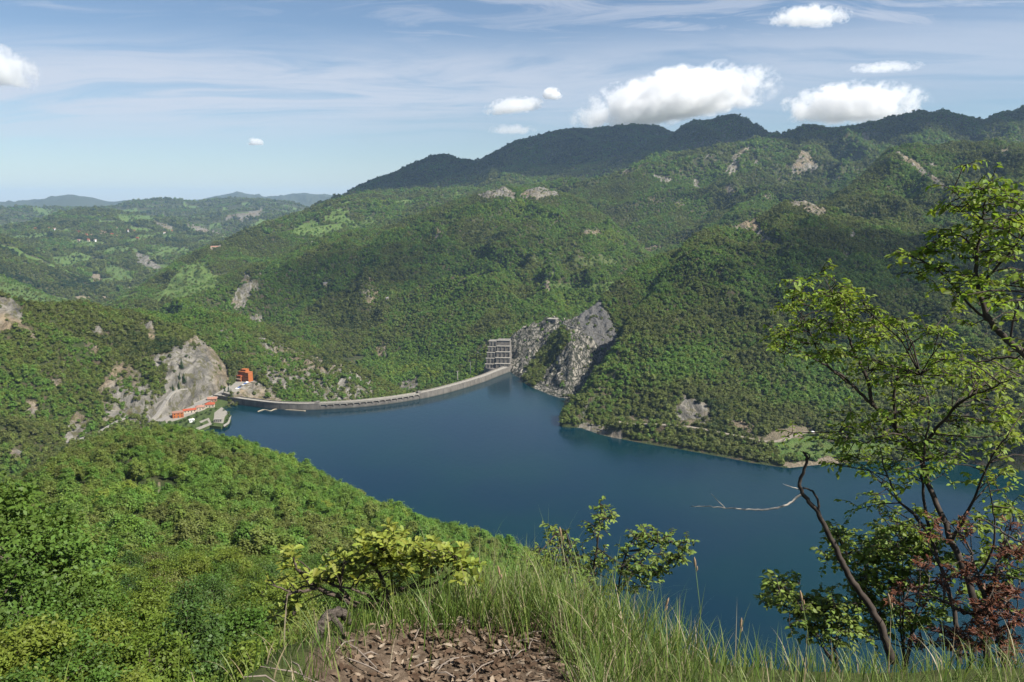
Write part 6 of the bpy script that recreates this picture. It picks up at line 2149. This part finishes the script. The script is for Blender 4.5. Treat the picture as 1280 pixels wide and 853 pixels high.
# --- low bushes under the trees
for nm, lab, cl, r_, sd_, base_ in (
        ('leafy_bush', 'low bright bush beside the foot of the dead sapling, lake behind it', [(985, 740, 14, 6, 7), (1005, 748, 16, 8, 9), (1030, 755, 14, 8, 8), (1045, 770, 14, 8, 6), (1000, 770, 18, 8, 7), (970, 748, 8, 6, 4), (1030, 785, 16, 10, 6), (1055, 790, 14, 10, 5)], 5.6, 101, (1050, 845)),
        ('leafy_bush', 'deeper green bush filling the gap between dead sapling and slender leaning tree', [(1060, 690, 16, 10, 8), (1090, 685, 20, 14, 13), (1120, 685, 20, 14, 13), (1150, 695, 18, 14, 12), (1075, 725, 16, 14, 10), (1110, 730, 22, 16, 14), (1150, 740, 20, 16, 12), (1050, 668, 14, 8, 5), (1170, 670, 16, 12, 6), (1100, 780, 22, 14, 9), (1140, 780, 20, 14, 8), (1080, 760, 12, 12, 5), (1128, 672, 10, 6, 4), (1180, 700, 14, 14, 6)], 6.0, 111, (1130, 850)),
        ('leafy_bush', 'shaded bush at the right edge behind the rusty dead juniper', [(1215, 690, 20, 16, 6), (1250, 690, 18, 18, 7), (1275, 720, 14, 18, 6), (1240, 740, 18, 16, 6), (1262, 650, 14, 14, 5)], 5.9, 121, (1260, 850))):
    pl_ = Plant(nm, lab, 'bush', sd_)
    for x_, y_, *_ in cl[::2]:
        pl_.branch([(base_[0], base_[1], r_ - 0.3), ((base_[0] * 0.6 + x_ * 0.4), base_[1] * 0.55 + y_ * 0.45, r_ - 0.1), (x_, y_ + 4, r_)], 0.010, 0.002, 0.004)
    for x_, y_, sx_, sy_, n_ in cl:
        for _ in range(n_):
            pl_.spray((x_ + pl_.rng.normal(0, sx_), y_ + pl_.rng.normal(0, sy_), r_ + pl_.rng.normal(0, 0.2)), 5, 0.13, 8, 0.2, 0.5)
    pl_.finish(blade_leaf(0.3), 0.041, M_UNDER if sd_ != 101 else M_SHRUB, M_DARKBARK)

# --- rusty dead juniper
ju = Plant('dead_juniper', 'dead juniper with rusty red needles and bare grey twigs at the lower right', 'shrub', 131)
ju.branch([(1262, 850, 4.6), (1250, 800, 4.7), (1235, 760, 4.75), (1222, 722, 4.8), (1215, 690, 4.8)], 0.022, 0.005, 0.004)
ju.branch([(1235, 760, 4.75), (1210, 768, 4.7), (1180, 752, 4.65), (1150, 742, 4.6), (1124, 752, 4.6)], 0.010, 0.003, 0.004)
ju.branch([(1222, 722, 4.8), (1250, 718, 4.7), (1280, 726, 4.65)], 0.007, 0.003, 0.003)
ju.branch([(1215, 690, 4.8), (1200, 668, 4.8), (1185, 652, 4.8), (1168, 655, 4.8)], 0.006, 0.002, 0.003)
ju.branch([(1250, 800, 4.7), (1215, 810, 4.6), (1180, 800, 4.55), (1150, 812, 4.5)], 0.009, 0.003, 0.004)
ju.branch([(1240, 740, 4.7), (1252, 690, 4.7), (1268, 662, 4.7)], 0.006, 0.002, 0.003)
ju.branch([(1222, 649, 4.7), (1240, 655, 4.7), (1258, 668, 4.7), (1282, 682, 4.7), (1300, 700, 4.7)], 0.004, 0.006, 0.002)
for x_, y_, n_ in ((1169, 656, 4), (1193, 673, 6), (1139, 739, 8), (1114, 749, 4), (1221, 721, 9), (1245, 732, 10), (1235, 752, 10), (1259, 766, 10), (1180, 797, 9), (1211, 793, 9), (1265, 690, 7), (1269, 663, 4), (1207, 807, 8), (1152, 714, 5),
                   (1187, 739, 6), (1250, 700, 5), (1272, 740, 7), (1240, 790, 9), (1265, 810, 7), (1150, 800, 5), (1225, 770, 7), (1195, 720, 3)):
    for _ in range(max(2, n_ - 2)):
        c = px3(x_ + ju.rng.normal(0, 9), y_ + ju.rng.normal(0, 8), 4.7 + ju.rng.normal(0, 0.12))
        ju.spray(c, 3, 0.055, 16, 0.0, 0.8, True, 0.1)
ju.finish(blade_leaf(0.13), 0.034, M_DEADN, M_GREYWOOD, 'needles', curl=(0, 0.3))

# --- sedge stalks with seed heads
M_STALK = plain('sedge_stalk', (0.10, 0.14, 0.04), 0.7, 0.2, 30, 0.2)
M_SEED = plain('sedge_seed', (0.20, 0.14, 0.085), 0.9, 0.5, 120, 0.1)
for x_, y_, bx, by, lab in ((869, 706, 876, 836, 'tall sedge stalk with a brown seed head, standing alone against the lake'), (701, 668, 712, 800, 'sedge stalk whose seed head stands among the upper shoots of the leafy shrub'),
                            (926, 782, 912, 850, 'short sedge stalk with a bent brown head right of the tallest one'), (1002, 748, 1012, 850, 'thin sedge stalk in front of the low bright bush'),
                            (833, 756, 800, 838, 'pale-tipped sedge stalk bending right over the grass'), (624, 716, 632, 800, 'dark-headed sedge stalk in the grass right of the dwarf oak'),
                            (1112, 752, 1120, 852, 'pale-headed sedge stalk before the rusty juniper')):
    r_ = 3.15
    b_ = px3(bx, by, r_)
    t_ = px3(x_, y_, r_ + 0.05)
    st = empty('sedge', tuple(b_))
    tag(st, lab, 'grass stalk')
    m_ = (t_ - b_) * 0.55 + Vector((0.01, 0, 0.01))
    tube_mesh('stalk', [([Vector((0, 0, -0.06)), m_, t_ - b_], [0.0016, 0.0013, 0.001])], M_STALK, st, 5)
    dr_ = (t_ - b_ - m_).normalized()
    e_ = t_ - b_
    tube_mesh('seed_head', [([e_ - dr_ * 0.012, e_ + dr_ * 0.004, e_ + dr_ * 0.02, e_ + dr_ * 0.032], [0.002, 0.0052, 0.0045, 0.001]), ([e_ - dr_ * 0.03, e_ - dr_ * 0.02 + Vector((0.006, 0, 0)), e_ - dr_ * 0.005 + Vector((0.008, 0, 0))], [0.001, 0.004, 0.001])], M_SEED, st, 7)
# ------------------------------------------------------------------ cumulus: real clouds of vapour beyond and above the haze
def cloud_mat(name, dens, seed, puff, base_cut):
    b = NB(name)
    p = b.n('ShaderNodeTexCoord').outputs['Object']           # container is a sphere of radius 1
    q = b.n('ShaderNodeVectorMath', {0: p, 1: (seed * 3.1, seed * 1.7, seed * 0.9)}, operation='ADD').outputs[0]
    mp = b.mapping(q, puff)
    n1_ = b.noise(1.0, 8, 0.62, mp, 0.2)
    ln = b.n('ShaderNodeVectorMath', {0: p}, operation='LENGTH').outputs['Value']
    body = b.math('SUBTRACT', 1.0, ln)
    f_ = b.math('ADD', b.math('MULTIPLY', body, 1.15), b.math('MULTIPLY', b.math('SUBTRACT', n1_, 0.5), 3.0))
    z = b.n('ShaderNodeSeparateXYZ', {0: p}).outputs[2]
    cut = b.mrange(b.math('ADD', z, b.math('MULTIPLY', n1_, 0.18)), base_cut, base_cut + 0.12)
    d = b.math('MULTIPLY', b.mrange(f_, 0.24, 0.58), cut)
    d = b.math('MULTIPLY', d, b.mrange(body, 0.0, 0.12))
    d = b.math('MULTIPLY', d, dens)
    v = b.n('ShaderNodeVolumePrincipled', {'Color': (0.985, 0.985, 0.99), 'Density': d, 'Anisotropy': 0.25})
    b.set(b.out.inputs['Volume'], v)
    b.m.cycles.volume_step_rate = 0.55
    return b.m


def cloud(label, px, py, r, hw, hh, dens, seed, puff, tilt=0.0, depth=0.8, base_cut=-0.42):
    """hw, hh: half width and height in photo pixels"""
    c = px3(px, py, r)
    bm = bmesh.new()
    bmesh.ops.create_icosphere(bm, subdivisions=4, radius=1.0)
    me = bpy.data.meshes.new('cumulus_cloud')
    bm.to_mesh(me)
    bm.free()
    me.materials.append(cloud_mat('cloud_vapour', dens, seed, puff, base_cut))
    o = bpy.data.objects.new('cumulus_cloud', me)
    COL.objects.link(o)
    a = math.atan2(c.x, c.y)
    k = math.hypot(c.x, c.y) * math.cos(a) / 1000.0
    o.location = c
    o.scale = (hw * k, hw * k * depth, hh * k)
    o.rotation_euler = (0, rad(tilt), -a)
    return tag(o, label, 'cloud')


cloud('long bright cumulus bank above the dark ridge, largest cloud in the sky', 843, 127, 9500, 132, 42, 0.008, 1.0, (5.4, 4.2, 1.9), -9, 0.7)
cloud('rounded white cumulus above the right-hand peaks, second largest', 1066, 134, 9800, 90, 34, 0.008, 2.3, (4.6, 4.0, 1.9), 0, 0.8)
cloud('small flat white cloud left of the long cumulus bank', 643, 134, 10500, 42, 13, 0.008, 3.1, (4.4, 3.6, 1.5), -6)
cloud('tiny white cloud tuft between the small flat cloud and the long bank', 690, 119, 10500, 15, 10, 0.02, 4.4, (1.4, 1.4, 1.2))
cloud('small white cloud high up, alone near the top edge right of centre', 1012, 22, 8000, 52, 15, 0.008, 5.2, (4.6, 4.0, 1.5), 2)
cloud('bright cumulus cut by the left edge of the view', 0, 88, 8000, 46, 33, 0.009, 6.5, (3.6, 3.4, 2.0), 8)
cloud('solitary speck of white cloud low in the sky above the far valley', 319, 178, 12000, 11, 7, 0.02, 7.7, (1.2, 1.2, 1.0))
cloud('thin faint cloud streak above the right-hand cumulus', 1106, 85, 9500, 48, 7, 0.0035, 8.8, (4.5, 4.2, 1.0))
cloud('faint low cloud wisp under the small flat cloud', 640, 163, 11500, 34, 8, 0.003, 9.1, (4.0, 4.0, 1.0))


# clouds overhead, above the frame: their shadows darken the back ridges and the right-hand heights
def shade_cloud(label, target, z, sx_, sy_, sz_, seed, rz=0, dens=0.010):
    tgt = Vector(target)
    o = cloud(label, 640, 100, 5000, 100, 50, dens, seed, (1.6, 1.6, 1.2))
    k = (z - tgt.z) / SUN_DIR.z
    o.location = tgt + SUN_DIR * k
    o.scale = (sx_, sy_, sz_)
    o.rotation_euler = (0, 0, rz)
    return o


shade_cloud('cumulus overhead that shades the long dark ridge, above the frame', px3(690, 190, 4800), 2900, 1500, 1000, 320, 11.0, 0.2)
shade_cloud('cumulus overhead that shades the pointed peak, above the frame', px3(900, 165, 4500), 2900, 1000, 900, 300, 12.0)
shade_cloud('cumulus overhead that shades the right-hand skyline, above the frame', px3(1160, 160, 3900), 2700, 1100, 700, 300, 13.0)
shade_cloud('cumulus overhead that shades the left end of the dark ridge, above the frame', px3(500, 230, 4600), 2900, 800, 700, 260, 14.0)
shade_cloud('thin cumulus overhead that dims the wooded slope across the lake, above the frame', px3(1080, 400, 1350), 1900, 520, 420, 130, 15.0, 0.3, 0.006)
shade_cloud('added thin cloud, unseen above the frame, that dims the left flank of the middle hill', px3(450, 330, 1900), 2200, 420, 300, 110, 16.0, 0.2, 0.005)  # unseen cloud added to break the hill into light and dark
